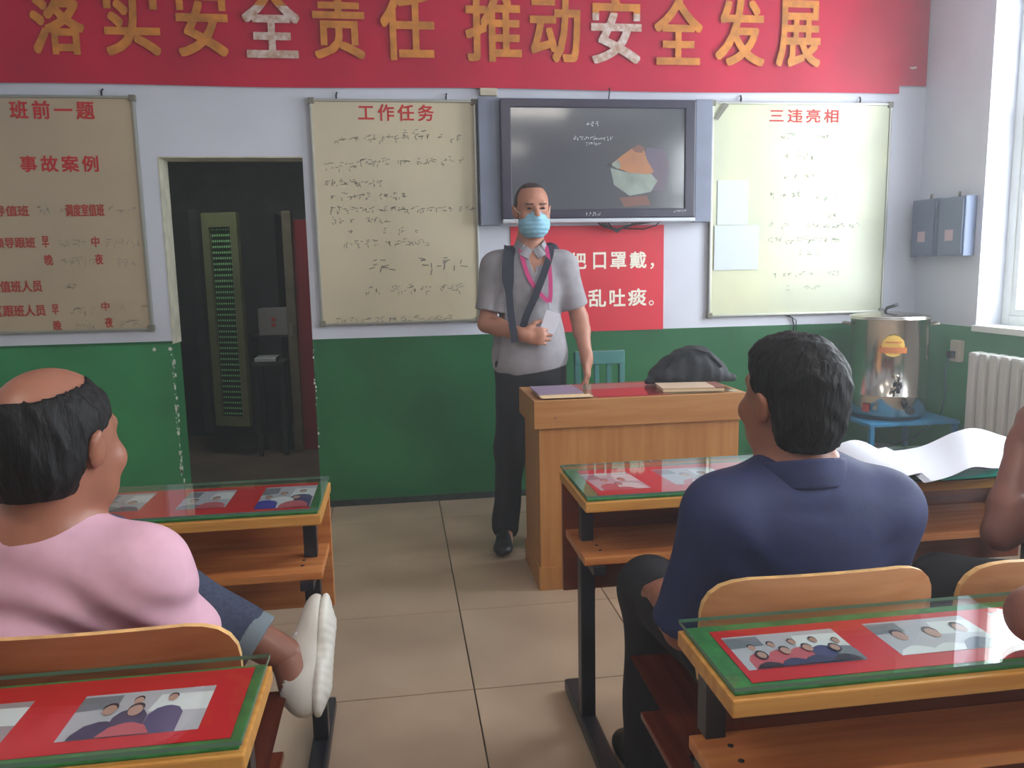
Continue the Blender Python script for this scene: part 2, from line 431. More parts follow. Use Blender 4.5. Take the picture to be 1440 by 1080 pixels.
def window_right(name, y0, y1):
    z0, z1 = .965, 2.74; xf = WX1+.15
    fo = MB(); t = .055
    fo.box(xf, xf+.06, y0, y0+t, z0, z1, .004).box(xf, xf+.06, y1-t, y1, z0, z1, .004).box(xf, xf+.06, y0+t, y1-t, z0, z0+t, .004).box(xf, xf+.06, y0+t, y1-t, z1-t, z1, .004)
    w = part(name, fo, M_frame, kind='structure')
    boxo('transom', (xf+.002, xf+.058, y0+t, y1-t, 2.06, 2.12), M_frame, w, .004)
    ym = (y0+y1)/2
    boxo('mullion', (xf+.004, xf+.056, ym-.03, ym+.03, z0+t, 2.06), M_frame, w, .004)
    for a, b in ((y0+t, ym-.03), (ym+.03, y1-t)):
        s_ = MB(); q = .035
        s_.box(xf+.008, xf+.045, a, a+q, z0+t, 2.06, .003).box(xf+.008, xf+.045, b-q, b, z0+t, 2.06, .003).box(xf+.008, xf+.045, a+q, b-q, z0+t, z0+t+q, .003).box(xf+.008, xf+.045, a+q, b-q, 2.06-q, 2.06, .003)
        sa = part('sash', s_, M_frame, w)
        boxo('pane', (xf+.022, xf+.026, a+q, b-q, z0+t+q, 2.06-q), M_pane, sa)
        boxo('top_pane', (xf+.022, xf+.026, a, b, 2.12, z1-t), M_pane, w)
    boxo('sill', (WX1-.02, xf, y0-.01, y1+.01, z0-.03, z0+.004), M_frame, w, .004)
window_right('window_1', 2.30, 3.955); window_right('window_2', -.53, 1.13)

# =================================================================== BACK ROOM beyond the doorway
br = MB(); Y1 = 7.4
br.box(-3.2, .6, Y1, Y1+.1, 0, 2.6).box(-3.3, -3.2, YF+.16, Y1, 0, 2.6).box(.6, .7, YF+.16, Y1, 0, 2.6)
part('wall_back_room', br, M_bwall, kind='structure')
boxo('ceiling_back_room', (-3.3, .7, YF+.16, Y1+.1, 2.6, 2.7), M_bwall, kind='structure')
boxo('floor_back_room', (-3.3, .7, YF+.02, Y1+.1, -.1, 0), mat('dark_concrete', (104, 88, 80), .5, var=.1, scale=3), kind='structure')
cb = empty('cupboard', (-1.5, 7.0, 0), 'dark wide cupboard standing at the back of the room beyond the doorway', 'cupboard')
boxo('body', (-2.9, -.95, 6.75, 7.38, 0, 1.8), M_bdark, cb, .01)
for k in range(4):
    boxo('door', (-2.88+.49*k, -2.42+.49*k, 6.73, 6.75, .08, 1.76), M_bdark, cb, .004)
# perforated metal door leaf, standing ajar
gd = empty('perforated_door', (-1.4, 6.0, .15), 'narrow open metal door with pierced pale green panel in the dark room', 'door')
M_gfr = mat('olive_door_frame', (112, 114, 82), .5, var=.06)
M_gslat = mat('pale_green_mesh', (150, 214, 150), .35, var=.05)
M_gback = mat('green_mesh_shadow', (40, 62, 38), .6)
Rg = Matrix.Rotation(R_(-22), 4, 'Z'); GL = Vector((-1.345, 6.02, .22))
def gbox(mb, x0, x1, y0, y1, z0, z1):
    mb.box(x0, x1, y0, y1, z0, z1)
def gdo(name, mb, mt, par):
    me = mb.mesh(name); me.transform(Matrix.Translation(GL) @ Rg); return link(name, me, mt, par)
fr = MB().box(0, .055, -.02, .02, 0, 1.53).box(.225, .28, -.02, .02, 0, 1.53).box(.055, .225, -.02, .02, 1.43, 1.53).box(.055, .225, -.02, .02, 0, .07)
gdo('frame', fr, M_gfr, gd)
gdo('backing', MB().box(.055, .225, .008, .012, .07, 1.43), M_gback, gd)
for k in range(34):
    z = .085+.04*k
    if z > 1.41: break
    gdo('slat', MB().box(.062, .218, -.006, .002, z, z+.012+.003*(k > 20)), M_gslat, gd)
for k in range(9): gdo('mullion', MB().box(.066+.0175*k, .071+.0175*k, -.009, -.006, .07, 1.43-.0), M_gback, gd)
gdo('stile', MB().box(-.10, -.03, -.02, .03, -.05, 1.56), M_bdark, gd)
# red door on the right
rd = empty('red_door', (-.73, 6.1, 0), 'dark red panel door with pale timber frame at right inside the dark room', 'door')
boxo('jamb', (-.80, -.735, 6.0, 6.08, 0, 1.76), mat('dull_timber', (112, 100, 84), .6, var=.1), rd, .004)
boxo('panel', (-.735, -.30, 6.03, 6.07, 0, 1.70), mat('deep_red_panel', (150, 22, 36), .5, var=.05), rd, .003)
boxo('latch', (-.79, -.76, 5.985, 6.0, .86, .96), M_cap, rd, .002)
# little table with white box and papers
tb = empty('side_table', (-.95, 6.1, 0), 'dark low table holding papers inside the dark room', 'table')
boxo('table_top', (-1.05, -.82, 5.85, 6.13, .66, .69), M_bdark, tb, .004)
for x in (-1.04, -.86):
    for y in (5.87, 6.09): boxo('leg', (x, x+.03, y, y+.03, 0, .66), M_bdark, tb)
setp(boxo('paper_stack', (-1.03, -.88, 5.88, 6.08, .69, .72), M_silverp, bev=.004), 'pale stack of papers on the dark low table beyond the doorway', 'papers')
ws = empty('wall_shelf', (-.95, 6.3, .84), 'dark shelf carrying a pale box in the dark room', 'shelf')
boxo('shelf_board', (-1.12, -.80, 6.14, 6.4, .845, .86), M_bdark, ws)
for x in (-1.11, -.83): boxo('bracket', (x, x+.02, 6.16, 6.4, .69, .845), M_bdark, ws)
bx = empty('box', (-.92, 6.25, .86), 'pale cardboard box with small red marks on the shelf beyond the doorway', 'box')
boxo('carton', (-1.03, -.82, 6.15, 6.35, .86, 1.06), mat('grey_card', (134, 128, 130), .7), bx, .004)
part('mark', MB().box(-.935, -.905, 6.147, 6.15, .965, .99).box(-.935, -.905, 6.147, 6.15, .925, .95), M_redtext2, bx)

area('back_room_fill', (-1.2, 5.5, 2.55), (0, 0, 0), .5, .1, 5, (.9, 1, .85))  # unseen lamp added to brighten the pierced door and the grey wall
lo = empty('added_fill_lamp', (-1.2, 5.5, 2.56), 'small unseen ceiling lamp added to brighten the dim room beyond the doorway', 'lamp')
boxo('housing', (-1.5, -.9, 5.44, 5.56, 2.57, 2.599), M_frame, lo, .005)
# =================================================================== WALL THINGS
# banner
bn = empty('banner', (.5, YF-.02, 2.29), 'long red cloth banner with large gold characters across the top of the front wall', 'banner')
bm_ = MB()
def bf(u, v):
    x = -2.9+u*(2.95+2.9); z = 2.288+v*.66+.004*math.sin(x*3)*(1-v)
    return (x, YF-.016-.004*math.sin(x*2.3)-.003*math.sin(z*9+x), z)
bm_.grid(bf, 90, 8)
bm_.grid(lambda u, v: (2.93+u*.195, YF-.010-.004*math.sin(u*4), 2.335+v*.62), 6, 8)
part('cloth', bm_, M_banner, bn, recalc=False)
part('tape', MB().poly([(3.02, YF-.022, 2.425), (3.05, YF-.022, 2.432), (3.045, YF-.022, 2.442), (3.0, YF-.022, 2.436)]), M_silver, bn, recalc=False)
CH = [('落', -1.748, -1.496, 0), ('实', -1.404, -1.136, 0), ('安', -1.056, -.802, 0), ('全', -.731, -.443, 1), ('责', -.378, -.112, 0), ('任', -.03, .252, 0),
      ('推', .417, .72, 0), ('动', .767, 1.045, 0), ('安', 1.105, 1.389, 2), ('全', 1.462, 1.74, 0), ('发', 1.816, 2.108, 0), ('展', 2.177, 2.445, 0)]
for c, a, b, sp in CH:
    me = text_mesh(c, a, b, 2.427, 2.785, YF-.026, .018)
    me.materials.append(M_gold)
    if sp:
        me.materials.append(M_silver); zc = 2.685 if sp == 1 else 2.69  # pale lower part: foil glare painted in, along with the peeling
        bb = bmesh.new(); bb.from_mesh(me)
        bmesh.ops.bisect_plane(bb, geom=list(bb.verts)+list(bb.edges)+list(bb.faces), plane_co=(0, 0, zc), plane_no=(0, 0, 1))
        for f in bb.faces:
            if f.calc_center_median().z < zc: f.material_index = 1
        bb.to_mesh(me); bb.free()
    link('character', me, M_gold, bn, **({'label': 'peeling character whitened with painted glare on the red banner'} if sp else {}))

# scribbled handwriting: rows of small stroke clusters
def scribble(mb, x0, x1, z, s, y, rnd, dens=1.0, th=.0016):
    x = x0
    while x < x1:
        if rnd.random() < dens:
            for k in range(rnd.randint(3, 5)):
                ax, az = x+rnd.uniform(0, s*.8), z+rnd.uniform(-.5, .5)*s
                if rnd.random() < .55: dx, dz = rnd.uniform(.3, .7)*s, rnd.uniform(-.1, .18)*s
                else: dx, dz = rnd.uniform(-.25, .25)*s, rnd.uniform(-.6, -.3)*s
                L = math.hypot(dx, dz)+1e-6; nx, nz = -dz/L*th, dx/L*th
                mb.poly([(ax+nx, y, az+nz), (ax-nx, y, az-nz), (ax+dx-nx, y, az+dz-nz), (ax+dx+nx, y, az+dz+nz)])
        x += s*1.08
def whiteboard(x0, x1, z0, z1, label, mt):
    w = empty('whiteboard', ((x0+x1)/2, YF-.02, z0), label, 'whiteboard')
    boxo('panel', (x0+.008, x1-.008, YF-.02, YF-.004, z0+.008, z1-.008), mt, w)
    f = MB(); t = .014
    f.box(x0, x0+t, YF-.028, YF-.003, z0, z1, .003).box(x1-t, x1, YF-.028, YF-.003, z0, z1, .003).box(x0, x1, YF-.028, YF-.003, z0, z0+t, .003).box(x0, x1, YF-.028, YF-.003, z1-t, z1, .003)
    part('frame', f, M_alu, w)
    for (cx, cz) in ((x0, z0), (x1, z0), (x0, z1), (x1, z1)):
        boxo('corner_cap', (cx-.006 if cx == x0 else cx-.026, cx+.026 if cx == x0 else cx+.006, YF-.031, YF-.003, cz-.006 if cz == z0 else cz-.026, cz+.026 if cz == z0 else cz+.006), M_cap, w, .004)
    for fx in (.16, .82):
        x = x0+(x1-x0)*fx
        part('hook', MB().tube([(x, YF-.012, z1-.01), (x, YF-.02, z1+.02), (x+.004, YF-.004, z1+.035)], .005, 6), M_black, w)
    return w
YT = YF-.0215
w1 = whiteboard(-2.16, -1.29, 1.035, 2.232, 'tan whiteboard with red headings and duty roster left of the doorway', M_board_l)
def line(par, t, x0, x1, z0, z1, mt=M_redtext, off=.02, name='heading'): link(name, text_mesh(t, x0, x1, z0, z1, YT, off, 1.32 if z1-z0 > .07 else 1.0), mt, par)
line(w1, '班前一题', -1.888, -1.487, 2.115, 2.205); line(w1, '事故案例', -1.865, -1.49, 1.855, 1.937)
line(w1, '领导值班', -2.07, -1.845, 1.635, 1.69, M_redtext2); line(w1, '调度室值班', -1.672, -1.482, 1.632, 1.695, M_redtext2)
line(w1, '领导跟班', -2.03, -1.83, 1.475, 1.53, M_redtext2)
line(w1, '早', -1.80, -1.765, 1.475, 1.535, M_redtext2); line(w1, '中', -1.56, -1.52, 1.475, 1.53, M_redtext2)
line(w1, '晚', -1.795, -1.755, 1.385, 1.44, M_redtext2); line(w1, '夜', -1.55, -1.51, 1.385, 1.44, M_redtext2)
line(w1, '区值班人员', -2.07, -1.82, 1.25, 1.31, M_redtext2)
line(w1, '区跟班人员', -2.07, -1.815, 1.125, 1.185, M_redtext2)
line(w1, '早', -1.785, -1.75, 1.13, 1.185, M_redtext2); line(w1, '中', -1.54, -1.50, 1.145, 1.19, M_redtext2)
line(w1, '晚', -1.785, -1.745, 1.045, 1.10, M_redtext2); line(w1, '夜', -1.53, -1.49, 1.055, 1.11, M_redtext2)
rn = random.Random(3); hw = MB()
for (a, b, z) in ((-1.81, -1.70, 1.665), (-1.46, -1.33, 1.665), (-1.73, -1.60, 1.50), (-1.49, -1.34, 1.50), (-1.72, -1.57, 1.41), (-1.45, -1.35, 1.40), (-1.74, -1.62, 1.28), (-1.70, -1.58, 1.15), (-1.45, -1.34, 1.16), (-1.68, -1.58, 1.075), (-1.46, -1.33, 1.075)):
    scribble(hw, a, b, z, .032, YT, rn, .9, .0018)
part('handwriting', hw, M_ink2, w1, recalc=False, kind='stuff')
w2 = whiteboard(-.418, .462, 1.032, 2.228, 'cream whiteboard covered in grey handwriting between doorway and television', M_board)
line(w2, '工作任务', -.167, .235, 2.117, 2.203, off=.015)
rn = random.Random(7); hw = MB()
for (a, b, z, s, d) in ((-.30, .05, 2.03, .036, .9), (.06, .22, 2.05, .04, .95), (.24, .42, 2.03, .034, .8), (-.36, -.18, 1.885, .034, .95), (-.18, .28, 1.905, .032, .75), (.30, .40, 1.92, .028, .5), (-.36, -.22, 1.80, .03, .95), (-.22, -.08, 1.80, .032, .9),
                        (-.34, .06, 1.73, .030, .85), (-.34, .44, 1.655, .032, .9), (-.33, -.05, 1.60, .028, .8), (-.25, .38, 1.54, .028, .35), (-.28, .16, 1.475, .036, .9),
                        (-.15, .38, 1.36, .062, .85), (-.22, .36, 1.225, .042, .8), (-.34, .30, 1.055, .032, .95)):
    scribble(hw, a, b, z, s, YT, rn, d, .0017 if s < .05 else .0026)
part('handwriting', hw, M_ink, w2, recalc=False, kind='stuff')
w3 = whiteboard(1.80, 2.905, 1.017, 2.235, 'pale smeared whiteboard with taped papers right of the television', M_board_r)
line(w3, '三违亮相', 2.149, 2.572, 2.122, 2.198, off=.015)
rn = random.Random(11); hw = MB()
for (a, b, z, s, d) in ((2.22, 2.38, 2.05, .04, .8), (2.44, 2.56, 2.06, .03, .7), (2.25, 2.42, 1.95, .035, .4), (2.15, 2.45, 1.83, .03, .5), (2.10, 2.5, 1.72, .03, .4), (2.42, 2.66, 1.70, .026, .6), (2.48, 2.56, 1.60, .034, .9), (2.40, 2.72, 1.54, .028, .7), (2.15, 2.3, 1.55, .04, .6), (2.16, 2.6, 1.46, .032, .75), (2.28, 2.55, 1.38, .028, .7), (2.2, 2.62, 1.26, .026, .6), (2.25, 2.5, 1.18, .026, .5)):
    scribble(hw, a, b, z, s, YT, rn, d, .0016)
part('handwriting', hw, M_inkr, w3, recalc=False, kind='stuff')
M_pgb = mat('bluish_paper', (206, 214, 222), .6)
setp(boxo('paper_sheet', (1.845, 2.03, YT-.003, YT-.0005, 1.55, 1.80), M_pgb), 'upper bluish white paper taped on the pale right whiteboard', 'paper')
setp(boxo('paper_sheet', (1.83, 2.10, YT-.005, YT-.0032, 1.29, 1.545), M_pgb), 'lower bluish white paper taped on the pale right whiteboard', 'paper')
part('tape', MB().poly([(1.815, YF-.034, 2.14), (1.835, YF-.034, 2.13), (1.90, YF-.034, 2.215), (1.875, YF-.034, 2.225)]), M_cap, w3, recalc=False)
# dangling wire under right board
setp(part('wire', MB().tube([(2.28, YF-.01, 1.02), (2.33, YF-.015, 1.0), (2.345, YF-.012, .95), (2.33, YF-.01, .88)], .004, 6).tube([(2.30, YF-.012, 1.02), (2.355, YF-.016, .985), (2.36, YF-.01, .90)], .003, 6), M_steel), 'short dark wire dangling below the pale right whiteboard', 'wire')

# television in its cabinet
tv = empty('television', (1.13, YF-.1, 1.56), 'wide dark framed television set in a grey wall cabinet', 'television')
cabm = MB().box(.470, .585, YF-.075, YF-.003, 1.560, 2.235, .004).box(1.69, 1.787, YF-.075, YF-.003, 1.565, 2.235, .004).box(.585, 1.69, YF-.06, YF-.003, 2.215, 2.235, .003).box(.585, 1.69, YF-.04, YF-.003, 1.57, 2.215)
part('cabinet', cabm, M_cabg, tv)
bz = MB(); a0, a1, b0, b1 = .585, 1.675, 1.590, 2.222
bz.box(a0, a0+.055, YF-.115, YF-.04, b0, b1, .006).box(a1-.06, a1, YF-.115, YF-.04, b0, b1, .006).box(a0+.04, a1-.05, YF-.1148, YF-.04, b0, b0+.05, .006).box(a0+.04, a1-.05, YF-.1148, YF-.04, b1-.045, b1, .006)
part('bezel', bz, M_dark, tv)
boxo('screen', (a0+.05, a1-.055, YF-.104, YF-.06, b0+.045, b1-.04), M_screen, tv)
boxo('bottom_strip', (a0, a1, YF-.122, YF-.05, b0-.024, b0-.001), M_silverp, tv, .006)
rn = random.Random(2); sw = MB()
scribble(sw, 1.055, 1.115, 2.095, .022, YF-.1046, rn, 1, .0016); scribble(sw, .985, 1.19, 2.02, .017, YF-.1046, rn, 1, .0014); scribble(sw, 1.05, 1.13, 1.99, .013, YF-.1046, rn, 1, .0012)
scribble(sw, 1.05, 1.135, b0+.024, .016, YF-.1156, rn, 1, .0014); scribble(sw, 1.55, 1.62, b0+.035, .010, YF-.1156, rn, 1, .0012)
part('small_text', sw, mat('pale_screen_text', (206, 206, 206), .5), tv, recalc=False, kind='stuff')
M_shapes = [mat('shape_orange', (176, 118, 78), .3, c2=(150, 104, 80), scale=12), mat('shape_pale', (150, 160, 150), .3, c2=(120, 128, 120), scale=9), mat('shape_black', (38, 36, 40), .3), mat('shape_mauve', (98, 88, 108), .3, c2=(112, 92, 96), scale=9), mat('shape_brown', (122, 84, 74), .3)]
im = MB(); yi = YF-.1044
def P2(pts, d=0): return [(x, yi-d, z) for x, z in pts]
im.mi = 3; im.poly(P2([(1.33, 1.73), (1.50, 1.74), (1.53, 1.86), (1.50, 1.96), (1.40, 1.97), (1.36, 1.90)]))
im.mi = 1; im.poly(P2([(1.19, 1.86), (1.27, 1.84), (1.42, 1.83), (1.46, 1.79), (1.42, 1.73), (1.30, 1.71), (1.21, 1.77)], .0002))
im.mi = 0; im.poly(P2([(1.20, 1.885), (1.26, 1.93), (1.32, 1.97), (1.38, 1.96), (1.40, 1.90), (1.44, 1.84), (1.41, 1.825), (1.30, 1.835), (1.23, 1.86)], .0004))
im.mi = 1; im.poly(P2([(1.195, 1.88), (1.235, 1.905), (1.25, 1.87), (1.235, 1.855), (1.205, 1.87)], .0006))
im.mi = 2; im.poly(P2([(1.165, 1.876), (1.20, 1.888), (1.195, 1.866)], .0008))
im.mi = 4; im.poly(P2([(1.31, 1.965), (1.35, 1.985), (1.385, 1.97), (1.37, 1.94), (1.33, 1.945)], .0006))
im.mi = 4; im.poly(P2([(1.24, 1.70), (1.40, 1.71), (1.42, 1.66), (1.27, 1.65)], .0002))
part('screen_shapes', im, M_shapes, tv, recalc=False)  # flat coloured shapes laid over the screen
cbm = MB()
for k in range(4):
    cbm.tube([(1.12+.02*k, YF-.06, 1.575), (1.16+.02*k, YF-.065, 1.545-.006*k), (1.24, YF-.06, 1.532-.006*k), (1.32-.01*k, YF-.055, 1.548), (1.34+.05*k, YF-.05, 1.575)], .0045, 6)
cbm.tube([(1.28, YF-.05, 1.535), (1.40, YF-.05, 1.53), (1.47, YF-.05, 1.55), (1.5, YF-.05, 1.575)], .004, 6)
part('cable', cbm, M_black, tv)
setp(part('wall_socket', MB().box(.487, .58, YF-.03, YF-.001, 2.252, 2.292, .004).box(.527, .54, YF-.032, YF-.03, 2.268, 2.276), M_beigep), 'small cream socket box on the wall above the television', 'socket')
# cable running up from the tv top
setp(part('wire', MB().tube([(1.20, YF-.03, 2.235), (1.205, YF-.03, 2.27), (1.21, YF-.02, 2.30)], .004, 6), M_black), 'short black wire rising from television top to the banner', 'wire')

# red poster
po = empty('poster', (1.09, YF-.004, .965), 'bright red poster with white characters under the television', 'poster')
boxo('sheet', (.642, 1.533, YF-.006, YF-.003, .955, 1.555), M_poster, po)
def cell(t, x0, x1, z0, z1, off=.022): link('character', text_mesh(t, x0, x1, z0, z1, YF-.0075, off), M_whitet, po)
for t, a, b in (('把', .985, 1.075), ('口', 1.115, 1.19), ('罩', 1.215, 1.31), ('戴', 1.33, 1.43)): cell(t, a, b, 1.31, 1.405)
cell('，', 1.452, 1.475, 1.305, 1.34)
for t, a, b in (('意', .97, 1.065), ('乱', 1.085, 1.19), ('吐', 1.21, 1.305), ('痰', 1.32, 1.43)): cell(t, a, b, 1.095, 1.195)
cell('。', 1.445, 1.475, 1.095, 1.125, .012)
# pale patch of wall sheet left of the poster and right corner
# meter boxes on right wall
for i, (y0, y1, zt) in enumerate(((4.235, 4.455, 1.675), (4.0, 4.215, 1.668))):
    b = empty('wall_box', (WX1-.03, (y0+y1)/2, 1.34), 'blue grey wall box nearer the room corner' if i == 0 else 'blue grey wall box nearer the window', 'box', 'blue grey boxes on the right wall')
    boxo('case', (WX1-.07, WX1-.001, y0, y1, 1.345, zt), M_bluebox, b, .006)
    boxo('cover', (WX1-.078, WX1-.069, y0+.012, y1-.012, 1.358, zt-.014), M_bluebox, b, .003)
    boxo('label_plate', (WX1-.081, WX1-.078, (y0+y1)/2-.03, (y0+y1)/2+.035, 1.43, 1.49), mat('pinkish_sticker', (190, 162, 172), .6), b)
    part('hook', MB().tube([(WX1-.03, (y0+y1)/2, zt), (WX1-.03, (y0+y1)/2, zt+.03)], .008, 8), M_cap, b)
# socket + plug + cable on right wall
so = empty('wall_socket', (WX1-.01, 4.07, .76), 'cream socket with dark plug on the green right wall above the cable', 'socket')
boxo('plate', (WX1-.03, WX1-.001, 4.03, 4.11, .755, .875), M_beigep, so, .004)
boxo('plug', (WX1-.06, WX1-.03, 4.06, 4.10, .775, .815), M_black, so, .005)
setp(part('cable', MB().tube([(WX1-.045, 4.09, .78), (WX1-.03, 4.14, .70), (WX1-.02, 4.14, .55), (WX1-.03, 4.16, .42), (WX1-.15, 4.2, .30), (WX1-.3, 4.25, .24)], .004, 6), mat('grey_cable', (70, 100, 110), .5)), 'thin grey cable drooping from wall socket down towards the blue stand', 'cable')
# radiator
ra = empty('radiator', (WX1-.08, 3.4, .12), 'white column radiator below the window on the right wall', 'radiator')
for k in range(15):
    y = 3.80-.075*k
    part('column', MB().box(WX1-.135, WX1-.055, y-.03, y+.03, .16, .84, .016), M_rad, ra)
part('rail', MB().tube([(WX1-.095, 3.82, .80), (WX1-.095, 2.72, .80)], .02, 10).tube([(WX1-.095, 3.82, .20), (WX1-.095, 2.72, .20)], .02, 10), M_rad, ra)
part('bracket', MB().box(WX1-.06, WX1-.001, 3.70, 3.72, .6, .64).box(WX1-.06, WX1-.001, 2.85, 2.87, .6, .64).box(WX1-.12, WX1-.07, 3.70, 3.73, 0, .17).box(WX1-.12, WX1-.07, 2.85, 2.88, 0, .17), M_rad, ra)

# =================================================================== water boiler on blue stand
ux, uy, uz = 2.735, 4.13, .455
st = empty('metal_stand', (2.76, 4.12, 0), 'blue metal stand under the steel water boiler in the corner', 'stand')
boxo('top_sheet', (2.50, 3.03, 3.90, 4.36, .435, .453), M_blue, st, .003)
for x in (2.505, 3.0):
    for y in (3.905, 4.33): boxo('leg', (x, x+.025, y, y+.025, 0, .435), M_blue, st, .003)
part('brace', MB().box(2.52, 3.01, 3.91, 3.925, .12, .14).box(2.52, 3.01, 4.335, 4.35, .12, .14), M_blue, st)
wb_ = empty('water_boiler', (ux, uy, uz), 'tall stainless steel water boiler with lid and tap on the blue stand', 'boiler')
rad = .203
part('tank', MB().lathe((ux, uy, uz), [(0, .0), (rad-.02, 0), (rad-.015, .02), (rad, .025), (rad, .125), (rad+.004, .13), (rad+.004, .138), (rad, .143), (rad, .545), (rad+.006, .55), (rad+.006, .56), (rad-.01, .56), (0, .556)], 64), M_steelb, wb_)
part('lid', MB().lathe((ux, uy, uz), [(rad+.004, .560), (rad+.006, .567), (rad-.02, .574), (.05, .590), (0, .592)], 64), M_steelb, wb_)
lh = MB().tube([(ux-.03, uy-.03, uz+.59), (ux-.022, uy-.03, uz+.61), (ux+.02, uy-.03, uz+.625), (ux+.035, uy-.03, uz+.63)], .009, 8)
part('lid_knob', lh, M_black, wb_)
for s_ in (-1, 1):
    hx = ux+s_*rad
    part('handle', MB().tube([(hx, uy-.05, uz+.52), (hx+s_*.035, uy-.05, uz+.525), (hx+s_*.04, uy, uz+.525), (hx+s_*.035, uy+.05, uz+.525), (hx, uy+.05, uz+.52)], .007, 8), M_cap, wb_)
ty = uy-rad
tp = MB().tube([(ux+.035, ty+.01, uz+.20), (ux+.035, ty-.05, uz+.20)], .012, 10).tube([(ux+.035, ty-.05, uz+.205), (ux+.035, ty-.055, uz+.165)], .010, 10).lathe((ux+.035, ty-.002, uz+.20), [(.02, -.02), (.024, 0), (.02, .02)], 12)
part('tap', tp, M_black, wb_)
part('tap_lever', MB().tube([(ux+.035, ty-.035, uz+.21), (ux+.038, ty-.04, uz+.25), (ux+.02, ty-.055, uz+.262)], [.006, .006, .009], 8).tube([(ux+.0, ty-.045, uz+.18), (ux+.035, ty-.045, uz+.2)], .008, 8), M_steelb, wb_)
def oncyl(dx, z, e=.002): # point on tank front
    return (ux+dx, uy-math.sqrt(max((rad+e)**2-dx*dx, 0)), uz+z)
def sticker(name, cx, cz, w, h, mt, n=12, shape=1, e=.002):
    mb = MB()
    if shape: pts = [oncyl(cx+w*math.cos(a), cz+h*math.sin(a), e) for a in [2*math.pi*k/n for k in range(n)]]; mb.poly(pts)
    else:
        mb.grid(lambda u, v: oncyl(cx+w*(2*u-1), cz+h*(2*v-1), e), 8, 2)
    return part(name, mb, mt, wb_, recalc=False)
M_stk = mat('yellow_sticker', (232, 190, 84), .5); M_stk2 = mat('orange_band', (206, 120, 60), .5)
sticker('sticker', -.0+.005, .415, .058, .060, M_stk, 12, 1, .006)
sticker('sticker_band', .005, .392, .068, .016, M_stk2, 8, 0, .008)
sticker('sticker_band', .005, .435, .04, .004, M_stk2, 8, 0, .008)
sticker('warning_sticker', -.115, .065, .018, .022, M_redtext2, 8, 0, .003)
part('knob', MB().tube([(ux+.10, uy-.19, uz+.065), (ux+.105, uy-.215, uz+.065)], .022, 16), M_black, wb_)
part('dial', MB().tube([(ux-.07, uy-.19, uz+.07), (ux-.072, uy-.205, uz+.07)], .012, 12), M_cap, wb_)
Rt = Matrix.Translation((ux, uy, 0)) @ Matrix.Rotation(-.50, 4, 'Z') @ Matrix.Translation((-ux, -uy, 0))
for c_ in wb_.children:
    if c_.name.split('.')[0] not in ('tank', 'lid'): c_.data.transform(Rt)
# pale drum under the stand
setp(part('bucket', MB().lathe((2.66, 4.12, 0), [(0, 0), (.12, 0), (.14, .26), (.145, .27), (.13, .27), (.12, .02), (0, .02)], 32), mat('grey_plastic', (150, 156, 150), .5)), 'pale grey bucket standing under the blue metal stand', 'bucket')

# =================================================================== LECTERN and things on it
le = empty('lectern', (.95, 3.28, 0), 'wide light wood teacher desk standing before the poster', 'desk')
LX0, LX1, LY0, LY1, LZ = .545, 1.395, 3.105, 3.47, .80
boxo('front_panel', (LX0, LX1, LY0, LY0+.02, .0, LZ-.11), M_lect, le, .003)
for a in (LX0, LX1-.02): boxo('side_panel', (a, a+.02, LY0+.02, LY1, .0, LZ-.11), M_lect, le, .002)
part('plinth', MB().box(LX0-.006, LX1+.006, LY0-.008, LY0, 0, .10, .002).box(LX0-.008, LX0, LY0, LY1, 0, .10, .002), M_lect, le)
part('top_band', MB().box(LX0-.022, LX1+.02, LY0-.02, LY0, LZ-.115, LZ, .003).box(LX0-.022, LX0, LY0, LY1+.01, LZ-.115, LZ, .003).box(LX1, LX1+.02, LY0, LY1+.01, LZ-.115, LZ, .003), M_lectx, le)
boxo('top', (LX0, LX1, LY0, LY1+.01, LZ-.03, LZ-.001), M_lectx, le)
boxo('shelf', (LX0+.02, LX1-.02, LY0+.03, LY1-.02, .40, .42), M_lect, le)
part('knot', MB().prism([(.61+.005*math.cos(a), LY0-.0205, LZ-.072+.005*math.sin(a)) for a in (0, 1, 2, 3, 4, 5)], (0, -.0006, 0)), M_brownl, le)
setp(boxo('red_paper', (.79, 1.10, LY0+.005, LY0+.22, LZ, LZ+.0012), M_paperr), 'red paper under glass in the middle of the teacher desk', 'paper')
setp(boxo('grey_paper', (.74, 1.13, LY0+.225, LY1-.01, LZ, LZ+.0012), mat('grey_green_paper', (150, 168, 160), .6)), 'grey green paper behind the red paper on the teacher desk', 'paper')
g = boxo('glass_sheet', (.70, 1.385, LY0-.01, LY1-.005, LZ+.002, LZ+.006), M_glass); setp(g, 'thin glass sheet covering the teacher desk top', 'glass')
bk = empty('booklet', (.63, 3.3, LZ), 'mauve booklet lying on the left end of the teacher desk', 'booklet')
boxo('pages', (.555, .74, LY0+.01, LY0+.20, LZ+.0065, LZ+.014), M_cream, bk)
boxo('cover', (.55, .738, LY0+.035, LY0+.25, LZ+.0145, LZ+.020), M_purp, bk, .001)
setp(boxo('cream_card', (.56, .77, LY0-.005, LY0+.06, LZ+.0062, LZ+.0078+.0), M_cream), 'cream card edge under the mauve booklet on the teacher desk', 'card')
nb = empty('notebook', (1.22, 3.2, LZ), 'beige notebook with brown corner lying before the black bag', 'notebook')
Rn = Matrix.Rotation(R_(-7), 4, 'Z')
def rbox(name, d, mt, par, piv, R, bev=.0):
    me = MB().box(*d, bev=bev).mesh(name); me.transform(Matrix.Translation(piv) @ R @ Matrix.Translation(-Vector(piv))); return link(name, me, mt, par)
pv = (1.22, 3.2, LZ)
rbox('pages', (1.085, 1.34, 3.125, 3.27, LZ+.0065, LZ+.019), M_cream, nb, pv, Rn)
